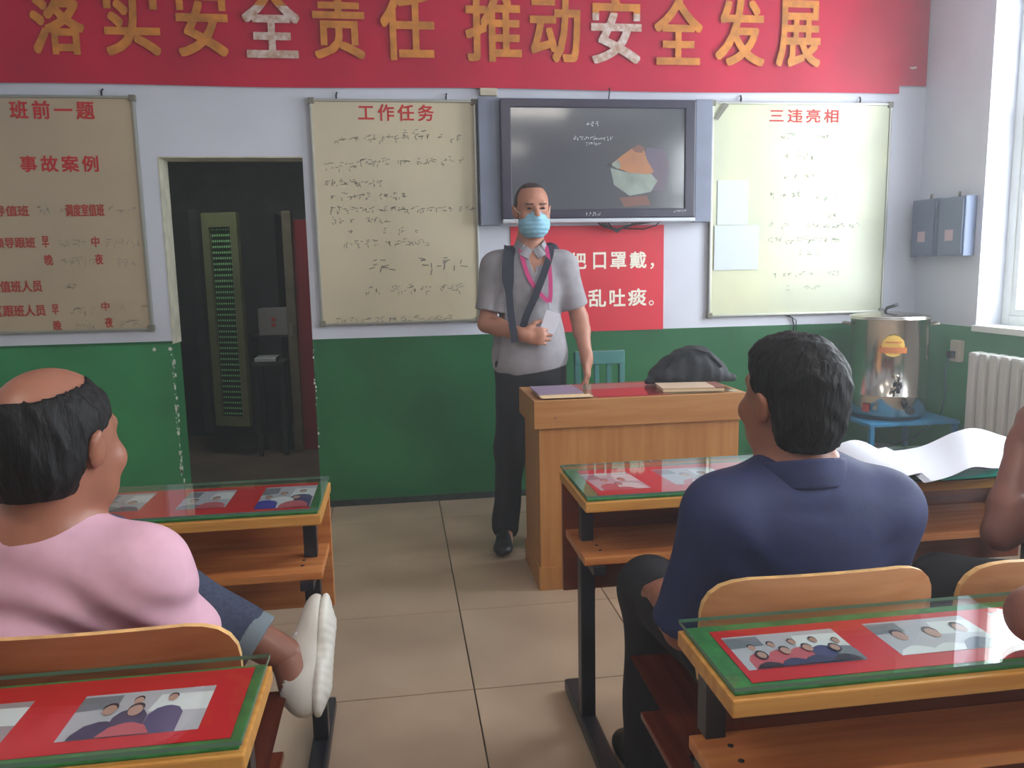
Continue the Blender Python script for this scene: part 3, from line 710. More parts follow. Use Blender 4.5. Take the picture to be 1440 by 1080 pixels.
rbox('cover', (1.08, 1.30, 3.12, 3.275, LZ+.0195, LZ+.023), M_note, nb, pv, Rn, .001)
rbox('cover_corner', (1.30, 1.345, 3.12, 3.275, LZ+.0195, LZ+.023), M_brownl, nb, pv, Rn)
rnb = np.random.default_rng(4)
def crumple(a, s, seed=0):
    r = np.random.default_rng(seed); K = [(r.normal(size=3)*s, r.uniform(0, 6)) for _ in range(7)]
    def f(X, Y, Z):
        t = 0
        for k, ph in K: t = t+np.sin(k[0]*X+k[1]*Y+k[2]*Z+ph)
        return t*a/3
    return f
bgm = sdf_mesh('bag', [Ell((1.27, 3.37, LZ+.07), (.15, .075, .085), k=.04), Ell((1.29, 3.37, LZ+.10), (.09, .06, .07), k=.04), Ell((1.17, 3.37, LZ+.045), (.075, .06, .045), k=.04), Ell((1.38, 3.37, LZ+.05), (.075, .06, .055), k=.04), Cap((1.43, 3.36, LZ+.025), (1.465, 3.35, LZ+.022), .018, k=.02), Cap((1.10, 3.36, LZ+.022), (1.085, 3.36, LZ+.018), .015, k=.02)], h=.006, cuts=[plane_cut((0, 0, LZ+.009), (0, 0, -1))], disp=crumple(.006, 38, 1))
bagr = empty('bag', (1.27, 3.37, LZ), 'crumpled black cloth bag slumped on the right end of the teacher desk', 'bag')
link('body', bgm, M_bag, bagr)
part('strap', MB().tube([(1.15, 3.31, LZ+.085), (1.20, 3.31, LZ+.14), (1.27, 3.31, LZ+.165), (1.34, 3.31, LZ+.145), (1.40, 3.31, LZ+.08)], .007, 6), M_bag, bagr)

# teal chair behind the lectern
cx0, cx1, cy = .90, 1.168, 4.02
chr_ = empty('wooden_chair', (1.03, 3.85, 0), 'teal painted wooden chair behind the teacher desk', 'chair')
for x in (cx0, cx1-.03): boxo('back_post', (x, x+.03, cy, cy+.03, 0, .885), M_chairg, chr_, .004)
boxo('top_rail', (cx0, cx1, cy-.004, cy+.034, .82, .89), M_chairg, chr_, .006)
for x in (.955, 1.02, 1.085): boxo('slat', (x-.012, x+.012, cy+.008, cy+.022, .46, .82), M_chairg, chr_, .002)
boxo('seat', (cx0-.01, cx1+.01, 3.64, cy+.02, .43, .455), M_chairg, chr_, .005)
for x in (cx0, cx1-.03): boxo('front_leg', (x, x+.03, 3.65, 3.68, 0, .43), M_chairg, chr_, .003)
boxo('stretcher', (cx0+.03, cx1-.03, cy+.005, cy+.025, .2, .23), M_chairg, chr_)

# =================================================================== STUDENT DESKS
DZT = .735
def photo(x0, x1, y0, y1, z, label, seed, people, bg=(186, 182, 196), sk=0, border=None, group=None):
    """flat printed photo: x0..x1, y0(near)..y1(far); sk shears"""
    rnd = random.Random(seed)
    cols = [bg, (190, 146, 136), (52, 42, 54), (72, 72, 120), (198, 92, 104), (60, 60, 96), (224, 224, 232), (120, 124, 138), (60, 56, 168)]
    mats = [mat('print_ink', c, .5) for c in cols]
    mb = MB(); W, H = x1-x0, y1-y0
    def q(u, v, l): return (x0+u*W+sk*v*H, y0+v*H, z+l*.00012)
    def ellp(u, v, ru, rv, mi, l, a0=0, a1=2*math.pi, n=12):
        mb.mi = mi; mb.poly([q(u+ru*math.cos(a0+(a1-a0)*k/n), v+rv*math.sin(a0+(a1-a0)*k/n), l) for k in range(n+(a1-a0 < 6.2))])
    mb.mi = 0; mb.poly([q(0, 0, 0), q(1, 0, 0), q(1, 1, 0), q(0, 1, 0)])
    mb.mi = 7; mb.poly([q(0, .62, 1), q(.3, .66, 1), q(.3, .95, 1), q(0, .95, 1)]); mb.mi = 6; mb.poly([q(.55, .5, 1), q(1, .45, 1), q(1, .86, 1), q(.6, .88, 1)])
    l = 2
    for (u, v, s, cl, hair) in people:
        mb.mi = cl
        cpt = [(-1.25, -9), (-1.2, -.9), (-.8, -.3), (-.2, -.05), (.2, -.05), (.8, -.3), (1.2, -.9), (1.25, -9)]
        ar = W/H
        mb.poly([q(min(max(u+a*s*1.05, 0), 1), max(v-s*1.1*ar+b*s*1.3*ar, 0), l) for a, b in cpt])
        ellp(u, v, s*.50, s*.75*ar, 2, l+1) if hair == 2 else ellp(u, v+s*.20*ar, s*.40, s*.52*ar, 2, l+1)
        ellp(u, v-s*.04*ar, s*.36, s*.52*ar, 1, l+2)
        l += 3
    if border:
        mb.mi = border; t = .04
        mb.poly([q(0, 0, l+1), q(1, 0, l+1), q(1, t, l+1), q(0, t, l+1)])
    o = part('photograph', mb, mats, recalc=False)
    return setp(o, label, 'photograph', group)
def desk_unit(name_label, x0, x1, yn, yf, side, dz, post_y, first=False):
    """one long desk. side=+1: aisle end is x0 (right units); -1: aisle end is x1 (left units)"""
    r = empty('student_desk', ((x0+x1)/2, (yn+yf)/2, 0), name_label, 'desk')
    boxo('desktop', (x0, x1, yn, yf, dz-.026, dz), M_desk, r, .003)
    xa = x0 if side > 0 else x1; sx = side
    def bxx(a, b): return (min(xa+sx*a, xa+sx*b), max(xa+sx*a, xa+sx*b))
    L = x1-x0
    mi_ = .004 if not first else .075
    boxo('modesty_panel', (x0+mi_, x1-mi_, yf-.022, yf-.004, .375, dz-.027), M_redwood if side > 0 else M_shelfw, r, .002)
    sh = (x0+.01, x1-.01, yn+.06, yf-.03, .545, .567)
    boxo('shelf', sh, M_shelfw, r, .003)
    for e in (0, 1):
        a, b = (.028, .07) if e == 0 else (L-.07, L-.028); p0, p1 = bxx(a, b)
        boxo('post', (p0, p1, post_y-.022, post_y+.022, .04, .544), M_steel, r, .004)
        boxo('bracket', (p0+.004, p1-.004, yn+.05, yf-.03, .52, .5445), M_steel, r, .002)
        boxo('upper_post', (p0+.004, p1-.004, post_y-.018, post_y+.018, .568, dz-.027), M_steel, r)
        boxo('foot', (p0-.004, p1+.004, yn-.18, yf+.08, .002, .04), M_steel, r, .008)
        part('bolt', MB().tube([((p0+p1)/2+sx*.045, yf-.022, .50), ((p0+p1)/2+sx*.045, yf-.03, .50)], .014, 12).tube([((p0+p1)/2+sx*.045, yf-.022, .66), ((p0+p1)/2+sx*.045, yf-.03, .66)], .012, 12), M_black, r)
    e0, e1 = bxx(.03, .10)
    for dy in (.05, .09):
        part('screw', MB().lathe(((e0+e1)/2, yn+.06+dy, .567), [(0, .001), (.005, .001), (.005, -.001)], 10), M_black, r)
    return r
def seat_unit(xa, yb, side, label, mt, w=.42, zt=.765, attach_y=1.16):
    """moulded plywood seat hung on the front of the desk behind; xa outer edge, yb backrest plane"""
    x0, x1 = (xa, xa+w)
    r = empty('plywood_chair', ((x0+x1)/2, yb, 0), label, 'chair')
    # curved rounded backrest
    mb = MB(); n = 24; zc0, zc1 = zt-.235, zt; rc = .062
    out = []
    def corner(cx, cz, a0):
        for k in range(6): a = a0+math.pi/2*k/5; out.append((cx+rc*math.cos(a), cz+rc*math.sin(a)))
    corner(x1-rc, zc1-rc, 0); out.append(((x0+x1)/2, zc1+.006)); corner(x0+rc, zc1-rc, math.pi/2); corner(x0+rc, zc0+rc, math.pi); corner(x1-rc, zc0+rc, 3*math.pi/2)
    # subdivided strip mesh: columns across width
    nx = 18; V_f = []; V_b = []
    def zr(x):
        d = min(x-x0, x1-x); 
        if d >= rc: return zc0, zc1+.006*math.sin(math.pi*(x-x0)/w)
        h = math.sqrt(max(rc*rc-(rc-d)**2, 0)); return zc0+rc-h, zc1-rc+h
    for i in range(nx+1):
        t = i/nx; x = x0+w*(.5-.5*math.cos(math.pi*t)); z0_, z1_ = zr(x); cy_ = .028*(1-((x-(x0+x1)/2)/(w/2))**2)
        col = []
        for j in range(5):
            z = z0_+(z1_-z0_)*j/4; col.append((x, yb-cy_-.04*(z-zc0)/.235*.6, z))
        V_f.append([mb.b.verts.new((p[0], p[1]+.006, p[2])) for p in col]); V_b.append([mb.b.verts.new((p[0], p[1]-.006, p[2])) for p in col])
    for i in range(nx):
        for j in range(4):
            for Vv in (V_f, V_b):
                f = mb.b.faces.new((Vv[i][j], Vv[i+1][j], Vv[i+1][j+1], Vv[i][j+1])); f.smooth = True
    mb.mi = 1
    def side_(a, b, c, d): f = mb.b.faces.new([mb.b.verts.new(q.co) for q in (a, b, c, d)]); f.material_index = 1
    for i in range(nx):
        side_(V_f[i][0], V_f[i+1][0], V_b[i+1][0], V_b[i][0]); side_(V_f[i][4], V_f[i+1][4], V_b[i+1][4], V_b[i][4])
    for j in range(4):
        side_(V_f[0][j], V_f[0][j+1], V_b[0][j+1], V_b[0][j]); side_(V_f[nx][j], V_f[nx][j+1], V_b[nx][j+1], V_b[nx][j])
    part('backrest', mb, [mt, M_edge], r)
    s = MB()
    s.grid(lambda u, v: (x0+.0+w*u, yb+.03+.37*v, .437-.012*math.sin(math.pi*v)*math.sin(math.pi*u)+(.008*v)), 10, 10)
    bmesh.ops.solidify(s.b, geom=list(s.b.faces), thickness=.016)
    part('seat_board', s, [M_seatw], r)
    boxo('lower_board', (x0+.004, x1-.004, yb+.05, yb+.33, .335, .350), M_seatw, r, .003)
    for x in (x0+.05, x1-.09):
        part('bracket', MB().box(x, x+.03, yb-.02, yb+.30, .405, .424).box(x, x+.03, yb-.02, yb+.02, .30, .60).box(x, x+.03, yb+.0, yb+.28, .35, .358).box(x, x+.03, yb-.02, yb+.02, .0, .30), M_steel, r)
    part('rivet', MB().tube([(x0+.07, yb+.008, zt-.19), (x0+.07, yb-.022, zt-.19)], .008, 10).tube([(x1-.07, yb+.008, zt-.19), (x1-.07, yb-.022, zt-.19)], .008, 10), M_silverp, r)
    return r
def dress(x0, x1, yn, yf, dz, side, row, inset, slab=True):
    """green baize, red paper and glass over a desktop"""
    nm = ('right' if side > 0 else 'left', 'front' if row == 1 else 'near')
    a, b = x0+.008, x1-.008
    setp(boxo('green_cloth', (a, b, yn+.012, yf-.006, dz, dz+.006), M_cloth, bev=.002), 'green baize under the glass of the %s %s desk' % (nm[1], nm[0]), 'cloth')
    if side > 0: pa, pb = x0+inset, x1-.03
    else: pa, pb = x0+.03, x1-inset
    z1 = dz+.0066
    setp(boxo('red_paper', (pa, pb, yn+.03, yf-inset*.7, z1, z1+.0006), M_paperr), 'long red paper under the glass of the %s %s desk' % (nm[1], nm[0]), 'paper')
    ge = MB(); ge.mi = 0; zg = dz+.011
    ge.box(x0+.003, x1-.003, yn+.004, yf+.004, zg, zg+.006)
    for f in ge.b.faces:
        if abs(f.normal.z) < .5: f.material_index = 1
    setp(part('glass_sheet', ge, [M_glass, M_gedge], recalc=False), 'clear glass sheet laid on the %s %s desk' % (nm[1], nm[0]), 'glass')
    return z1+.0009
XR0, XR1 = .452, 1.96
XL0, XL1 = -1.72, -.208
# right front desk
desk_unit('long wooden student desk at right in the front row, before the teacher desk', XR0, XR1, 1.905, 2.235, 1, DZT, 2.11)
zR1 = dress(XR0, XR1, 1.905, 2.235, DZT, 1, 1, .045)
desk_unit('long wooden student desk at right in the near row', XR0-.018, XR1-.02, .965, 1.185, 1, DZT, 1.155, True)
zR2 = dress(XR0-.018, XR1-.02, .965, 1.185, DZT, 1, 2, .042)
desk_unit('long wooden student desk at left in the front row, below the doorway', XL0, XL1, 1.945, 2.255, -1, DZT, 2.13)
zL1 = dress(XL0, XL1, 1.945, 2.255, DZT, -1, 1, .03)
desk_unit('long wooden student desk at left in the near row', XL0-.0, XL1-.003, .955, 1.185, -1, DZT, 1.155, True)
zL2 = dress(XL0, XL1-.003, .955, 1.185, DZT, -1, 2, .022)
# a thin wooden edge strip on the aisle end of the left front desk
photo(.513, .65, 1.985, 2.155, zR1, 'photo of two people on the aisle end of the right front desk', 1, [(.33, .55, .2, 4, 1), (.68, .55, .2, 6, 1), (.5, .3, .18, 4, 1)], sk=-.12)
photo(.725, .90, 2.0, 2.165, zR1, 'second photo from the aisle on the right front desk, beside the navy shirt', 2, [(.4, .55, .2, 4, 1), (.7, .6, .16, 6, 1)], sk=-.12)
setp(boxo('paper_strip', (.78, .96, 1.99, 2.03, zR1+.002, zR1+.0025), M_paper), 'white paper strip over the second photo on the right front desk', 'paper')
photo(.486, .672, 1.028, 1.132, zR2, 'group photo of about eight people on the near right desk', 3, [(.18, .62, .085, 4, 1), (.36, .66, .085, 4, 1), (.55, .68, .085, 4, 1), (.74, .68, .085, 3, 1), (.92, .6, .08, 7, 1), (.2, .36, .1, 2, 2), (.42, .42, .11, 5, 1), (.62, .44, .11, 5, 1), (.84, .38, .1, 2, 2)], sk=0)
photo(.73, .905, 1.030, 1.138, zR2, 'photo of three faces on the near right desk beside the group photo', 4, [(.2, .55, .17, 6, 1), (.52, .55, .17, 6, 1), (.82, .62, .16, 5, 1)])
photo(.955, 1.13, 1.045, 1.138, zR2, 'third photo from the aisle on the near right desk', 5, [(.3, .6, .16, 2, 1), (.6, .5, .15, 3, 1)])
photo(-.376, -.238, 2.0, 2.203, zL1, 'photo of four people on the aisle end of the left front desk', 6, [(.76, .72, .17, 3, 1), (.42, .64, .18, 6, 1), (.16, .5, .17, 8, 1), (.68, .44, .2, 4, 1)], sk=0)
photo(-.575, -.452, 2.035, 2.2, zL1, 'photo of two embracing people on the left front desk', 7, [(.25, .45, .22, 7, 1), (.68, .52, .22, 4, 1)])
photo(-.79, -.665, 2.05, 2.215, zL1, 'greyish photo on the left front desk next to the bald man', 8, [(.3, .5, .2, 7, 1), (.7, .45, .22, 5, 1)])
photo(-.455, -.279, 1.012, 1.124, zL2, 'family photo of four with a pink child on the near left desk', 9, [(.44, .78, .10, 5, 1), (.70, .78, .10, 3, 1), (.26, .60, .14, 5, 1), (.46, .54, .15, 4, 1)])
photo(-.70, -.523, 1.012, 1.124, zL2, 'dark edged photo at the left edge of the near left desk', 10, [(.5, .5, .2, 5, 1), (.8, .4, .15, 3, 1)], bg=(168, 150, 160))
# seats
seat_unit(.494, 1.258, 1, 'light plywood seat the man in navy leans on', M_chairw, .43, .798)
seat_unit(.978, 1.258, 1, 'empty light plywood seat right of the man in navy', M_chairw, .43, .793)
seat_unit(1.46, 1.258, 1, 'light plywood seat at the right end of the front row', M_chairw, .43, .793)
seat_unit(-.264-.415, 1.243, -1, 'brown plywood seat behind the man in pink', M_chairw_d, .415, .80)
seat_unit(-1.17, 1.243, -1, 'brown plywood seat left of the man in pink', M_chairw_d, .415, .80)

# papers on right front desk
zt = DZT+.0185
fo_ = setp(part('folder', MB().prism([(1.40, 1.855, zt), (1.62, 1.865, zt), (1.78, 1.95, zt), (1.70, 2.10, zt), (1.5, 2.08, zt), (1.42, 2.0, zt)], (0, 0, .003)), M_teal), 'teal plastic folder under the large white papers', 'folder')
def paperpile(name, A, Bv, Cv, Dv, hfun, label, n=4, z0=zt):
    """A,B near edge left/right, C,D far edge right/left"""
    r = empty(name, (A[0], A[1], z0), label, 'papers')
    A, Bv, Cv, Dv = [np.array(p) for p in (A, Bv, Cv, Dv)]
    for k in range(n):
        def fn(u, v, k=k):
            p = A*(1-u)*(1-v)+Bv*u*(1-v)+Cv*u*v+Dv*(1-u)*v
            return (p[0]+.004*k, p[1]-.003*k, z0+.002+hfun(u, v)+.0022*k)
        mb = MB().grid(fn, 24, 14); part('sheet', mb, M_paper, r, recalc=True)
    return r
paperpile('document', (1.175, 1.80), (1.385, 1.90), (1.40, 2.13), (1.17, 2.08), lambda u, v: .045*math.sin(math.pi*min(1, u*1.1+.05))*v**.7*(.5+.5*v)+.010*math.sin(5*u)*(1-v)*u+.022*u, 'curled white printed sheets next to the shoulder of the man in navy')
paperpile('document', (1.31, 1.80), (1.58, 1.88), (1.86, 2.12), (1.42, 2.12), lambda u, v: .006+.050*math.exp(-((u-.55)/.25)**2)*(.35+.65*v)+.012*v*u, 'large open white document curling up on the right front desk', 4, zt+.005)

# =================================================================== PEOPLE
def frame(yaw=0, pitch=0, roll=0):
    """yaw: face direction rotated from +Y about Z; pitch>0 looks down; roll"""
    return rotz(yaw) @ rotx(-pitch) @ roty(roll)
def head_prims(c, R, neck_to, k=.02, detail=True, s=1.0, jaw=1.0):
    c = np.array(c, float); L = lambda x, y, z: c+R @ (np.array([x, y, z])*s)
    P = [Ell(L(0, -.012, .030), V(.076, .098, .088)*s, R, .02), Ell(L(0, .030, -.035), V(.062*jaw, .060, .085)*s, R, .03), Ell(L(0, .045, -.085), V(.046*jaw, .045, .036)*s, R, .03),
         Cap(L(0, -.025, -.055), neck_to, .056*s, .062*s, .025),
         Cap(L(-.030, .080, .020), L(.030, .080, .020), .012*s, .012*s, .015),
         Cap(L(0, .088, .008), L(0, .110, -.028), .008*s, .014*s, .012), Ell(L(.011, .103, -.032), V(.010, .011, .009)*s, R, .006), Ell(L(-.011, .103, -.032), V(.010, .011, .009)*s, R, .006),
         Ell(L(0, .090, -.060), V(.024, .012, .006)*s, R, .006), Ell(L(0, .089, -.070), V(.020, .012, .006)*s, R, .006), Ell(L(0, .085, -.100), V(.020, .016, .016)*s, R, .015),
         Ell(L(.045, .062, -.035), V(.022, .022, .022)*s, R, .02), Ell(L(-.045, .062, -.035), V(.022, .022, .022)*s, R, .02),
         Ell(L(.031, .098, .000), V(.016, .012, .010)*s, R, .008, True), Ell(L(-.031, .098, .000), V(.016, .012, .010)*s, R, .008, True)]
    for q in (-1, 1):
        P.append(Ell(L(q*.080, -.012, -.008), V(.009, .020, .033)*s, R @ roty(q*.25) @ rotx(.15), .006))
        P.append(Ell(L(q*.090, -.006, -.004), V(.005, .011, .019)*s, R, .006, True))
    return P
def arm_prims(sh, el, wr, rs=.050, re=.038, rw=.027, k=.025):
    mid = lerp(el, wr, .3)
    return [Cap(sh, el, rs, re, k), Cap(el, mid, re, re*1.0, k), Cap(mid, wr, re*1.0, rw, k)]
def hand_prims(w, d, n, curl=.5, side=1, spread=.1, thumb=.6, s=1.0, thumb_to=None):
    """w wrist, d direction to fingers, n palm normal (fingers bend to n); side: +1 thumb on d x n side"""
    w = np.array(w, float); d = np.array(d, float)/np.linalg.norm(d); n = np.array(n, float); n -= d*(n @ d); n /= np.linalg.norm(n)
    t = np.cross(d, n)*side
    P = []; R = np.stack([t, d, n], 1)
    P.append(Ell(w+d*.045*s, V(.040, .052, .016)*s, R, .012)); P.append(Ell(w+d*.070*s, V(.041, .026, .0145)*s, R, .012)); P.append(Cap(w-d*.01, w+d*.02*s, .026*s, .026*s, .02))
    lens = [(.040, .024, .020), (.044, .028, .021), (.041, .026, .021), (.032, .020, .018)]; offs = [.030, .010, -.011, -.030]; base = [.082, .086, .082, .074]; rad_ = [.0092, .0095, .0090, .0080]
    for i in range(4):
        p = w+d*base[i]*s+t*offs[i]*s; a = curl*.55; dirv = d*math.cos(a)+n*math.sin(a)+t*spread*(1.5-i)*.5
        dirv /= np.linalg.norm(dirv); P.append(Cap(w+d*.05*s+t*offs[i]*.8*s, p, .011*s, rad_[i]*1.05*s, .006))
        for j in range(3):
            q = p+dirv*lens[i][j]*s; P.append(Cap(p, q, rad_[i]*(1-.08*j)*s, rad_[i]*(1-.08*(j+1))*s, .0035)); p = q
            a += curl*(1.0 if j == 0 else .8); dirv = d*math.cos(a)+n*math.sin(a)
    p = w+d*.022*s+t*.030*s; td = t*.75+d*.65+n*.25*thumb; td /= np.linalg.norm(td)
    P.append(Cap(w+d*.012*s+t*.012*s, p, .016*s, .014*s, .012))
    q = p+td*.036*s; P.append(Cap(p, q, .0125*s, .0108*s, .006)); td2 = t*.35+d*.85+n*.45*thumb; td2 /= np.linalg.norm(td2)
    q2 = q+td2*.028*s; P.append(Cap(q, q2, .0108*s, .0098*s, .004)); td3 = t*(-.1)+d*.8+n*.6*thumb; td3 /= np.linalg.norm(td3); P.append(Cap(q2, q2+td3*.022*s, .0098*s, .008*s, .004))
    return P
def shoe_mesh(name, heel, toe, up, h=.005, w=.046, sole=False, top=True):
    heel, toe = np.array(heel, float), np.array(toe, float); d = toe-heel; L = np.linalg.norm(d); d /= L
    up = np.array(up, float); up -= d*(up @ d); up /= np.linalg.norm(up); s = np.cross(d, up); R = np.stack([s, d, up], 1)
    Q = lambda a, b, c: heel+s*a+d*(b*L)+up*c
    P = [Ell(Q(0, .18, .035), V(w*.80, L*.22, .042), R, .03), Ell(Q(0, .5, .03), V(w*.85, L*.32, .036), R, .03), Ell(Q(.004, .78, .025), V(w, L*.24, .030), R, .03), Ell(Q(0, .2, .07), V(w*.72, L*.16, .03), R, .03), Ell(Q(0, .45, .055), V(w*.6, L*.2, .03), R, .03)]
    return P, Q, R, L
def wr(amp, seed, sc=(20, 20, 20), n=5):
    r = np.random.default_rng(seed); K = [(r.normal(size=3)*np.array(sc), r.uniform(0, 6)) for _ in range(n)]
    def f(X, Y, Z):
        t = 0
        for k, ph in K: t = t+np.sin(k[0]*X+k[1]*Y+k[2]*Z+ph)
        return t*amp/2
    return f
def addf(*fs):
    return lambda X, Y, Z: sum(f(X, Y, Z) for f in fs)
def ribbon(pts, width, nrm, thick=.003):
    """flat strap through pts, facing nrm"""
    pts = [Vector(p) for p in pts]; mb = MB(); ws = width if isinstance(width, (list, tuple)) else [width]*len(pts)
    A = []; nn = [Vector(q) for q in nrm] if isinstance(nrm, list) else [Vector(nrm)]*len(pts)
    for i, p in enumerate(pts):
        t = (pts[min(i+1, len(pts)-1)]-pts[max(i-1, 0)]).normalized(); s = t.cross(nn[i]).normalized(); q = s.cross(t).normalized()
        A.append([mb.b.verts.new(p+s*ws[i]/2+q*thick/2), mb.b.verts.new(p-s*ws[i]/2+q*thick/2), mb.b.verts.new(p-s*ws[i]/2-q*thick/2), mb.b.verts.new(p+s*ws[i]/2-q*thick/2)])
    for i in range(len(A)-1):
        for k in range(4): mb.b.faces.new((A[i][k], A[i][(k+1) % 4], A[i+1][(k+1) % 4], A[i+1][k]))
    mb.b.faces.new(A[0]); mb.b.faces.new(A[-1][::-1]); return mb
def catmull(P, n=8):
    P = [np.array(p, float) for p in P]; P = [2*P[0]-P[1]]+P+[2*P[-1]-P[-2]]; out = []
    for i in range(1, len(P)-2):
        for k in range(n):
            t = k/n; a, b, c, d = P[i-1:i+3]
            out.append(.5*((2*b)+(-a+c)*t+(2*a-5*b+4*c-d)*t*t+(-a+3*b-3*c+d)*t**3))
    out.append(P[-2]); return out

# ---------------------------------------------------------------- standing speaker
sp = empty('person', (.60, 3.66, 0), 'standing man in grey polo and blue face mask holding a card', 'person')
Rf = frame(R_(180)+.04)
hc = V(.622, 3.64, 1.585)
neck = V(.615, 3.675, 1.42)
shR, shL = V(.462, 3.68, 1.332), V(.768, 3.68, 1.332)      # his right is on the left of the photo
elR, wrR = V(.405, 3.66, 1.075), V(.555, 3.515, 1.03)
elL, wrL = V(.850, 3.69, 1.085), V(.862, 3.60, .905)
torso = [Cap(neck, neck+V(0, 0, -.06), .062, .075, .03), Cap(shR, shL, .056, .056, .05), Cap(neck+V(0, .01, -.03), shR+V(.03, 0, .01), .045, .045, .04), Cap(neck+V(0, .01, -.03), shL+V(-.03, 0, .01), .045, .045, .04),
         Ell((.615, 3.685, 1.24), (.152, .105, .17), None, .05), Ell((.612, 3.68, 1.04), (.142, .105, .15), None, .05), Ell((.608, 3.69, .90), (.152, .112, .12), None, .05)]
hR = hand_prims(wrR, (.93, -.30, -.12), (.15, -.5, .85), 1.15, 1, .05, .9)
hR = hand_prims(wrR, (.95, -.25, -.10), (-.2, .95, .0), 1.25, 1, .03, 1.0)
hL = hand_prims(wrL, (.0, -.15, -1), (-.85, .35, 0), .45, 1, .1, .5)
hipR, hipL = V(.535, 3.69, .86), V(.69, 3.69, .86)
knR, knL = V(.505, 3.67, .47), V(.705, 3.66, .47)
anR, anL = V(.478, 3.69, .085), V(.715, 3.68, .085)
body = head_prims(hc, Rf, neck)+torso+arm_prims(shR, elR, wrR)+arm_prims(shL, elL, wrL)+hR+hL+[Cap(hipR, knR, .078, .052, .04), Cap(knR, anR, .05, .036, .03), Cap(hipL, knL, .078, .052, .04), Cap(knL, anL, .05, .036, .03),
        Cap(anR, anR+V(-.01, -.13, -.055), .034, .026, .02), Cap(anL, anL+V(.01, -.13, -.055), .034, .026, .02)]
link('body', sdf_mesh('body', body, .005), M_skin, sp)
Lh = lambda x, y, z: hc+Rf @ V(x, y, z)
def hair_cut(c, R, zfun):
    """custom: local coordinates -> cut value (positive removes)"""
    def f(X, Y, Z):
        dx, dy, dz = X-c[0], Y-c[1], Z-c[2]
        a = R[0, 0]*dx+R[1, 0]*dy+R[2, 0]*dz; b = R[0, 1]*dx+R[1, 1]*dy+R[2, 1]*dz; e = R[0, 2]*dx+R[1, 2]*dy+R[2, 2]*dz
        return zfun(a, b, e)
    return f
# short hair
hairP = [Ell(Lh(0, -.016, .034), (.0785, .100, .089), Rf, .02), Ell(Lh(0, -.05, -.01), (.071, .064, .07), Rf, .02)]
def hairline(c, R, fz, fy, slope, zback, temple=.0):
    """keep hair behind a slanted front plane and above the nape"""
    a = plane_cut(c+R @ V(0, fy, fz), R @ V(0, 1, -slope)); b = plane_cut(c+R @ V(0, 0, zback), R @ V(0, 0, -1)); return [a, b]
link('hair', sdf_mesh('hair', hairP, .004, cuts=[hair_cut(hc, Rf, lambda a, b, e: np.maximum(np.minimum(np.minimum(b-.015, .093-e), .070-np.abs(a)), np.maximum(-.03-e, b-.075)))]), M_hairs, sp)
for q in (-1, 1):
    link('eye', sdf_mesh('eye', [Ell(Lh(q*.031, .0905, .001), (.011, .006, .0045), Rf)], .0015), M_eye, sp)
    link('eyebrow', sdf_mesh('eyebrow', [Cap(Lh(q*.018, .0965, .019), Lh(q*.046, .086, .021), .0045, .003)], .0015), M_brow, sp)
# mask
msk = [Ell(Lh(0, .040, -.066), (.072, .076, .068), Rf, .02), Ell(Lh(0, .096, -.038), (.020, .024, .024), Rf, .02)]
mo = link('face_mask', sdf_mesh('face_mask', msk, .003, cuts=[plane_cut(Lh(0, .03, 0), Rf @ V(0, -1, 0)), plane_cut(Lh(0, .1, -.004), Rf @ V(0, 0, 1)), plane_cut(Lh(0, .09, -.126), Rf @ V(0, 0, -1))],
     disp=lambda X, Y, Z: .0010*np.sin(Z*330)), M_mask, sp)
for q in (-1, 1):
    part('ear_loop', MB().tube([Lh(q*.064, .05, -.02), Lh(q*.075, .02, -.005), Lh(q*.086, -.012, .018)], .0014, 6).tube([Lh(q*.058, .055, -.085), Lh(q*.072, .02, -.055), Lh(q*.084, -.01, -.036)], .0014, 6), M_whitet, mo)
# polo shirt
shirtP = [p for p in torso[1:]]+[Ell((.612, 3.68, .97), (.150, .116, .16), None, .05), Cap(shR, lerp(shR, elR, .72), .055, .058, .04), Cap(shL, lerp(shL, elL, .72), .055, .058, .04), Ell((.608, 3.685, .90), (.154, .116, .12), None, .05)]
def sleeve_cut(el, sh, t):
    p = lerp(sh, el, t); return p, (el-sh)/np.linalg.norm(el-sh)
def armcut(p, n, rad=.11):
    """cut only near the arm: remove points beyond plane within rad of the arm axis"""
    p = np.array(p); n = np.array(n)
    def f(X, Y, Z):
        dx, dy, dz = X-p[0], Y-p[1], Z-p[2]; t = dx*n[0]+dy*n[1]+dz*n[2]
        r = np.sqrt(np.maximum(dx*dx+dy*dy+dz*dz-t*t, 0)); return np.minimum(t, rad-r)
    return f
neckV = lambda X, Y, Z: -(np.sqrt((X-.615)**2/.0052+(Y-3.655)**2/.0052+(Z-1.455)**2/.0045)-1)*.05
vopen = lambda X, Y, Z: -np.maximum(np.maximum(np.abs(X-.618)-.030*(Z-1.30)/.12, 1.30-Z), Y-3.62)
pr, nr = sleeve_cut(elR, shR, .78); pl, nl = sleeve_cut(elL, shL, .78)
hem = lambda X, Y, Z: (.825+(X-.45)*.14)-Z
me = sdf_mesh('shirt', shirtP, .005, grow=.010, cuts=[armcut(pr, nr, .085), armcut(pl, nl, .085), hem, neckV, vopen], disp=addf(wr(.003, 3, (22, 10, 16)), wr(.004, 5, (8, 5, 26), 4)))
shirt = link('shirt', me, M_polo, sp)
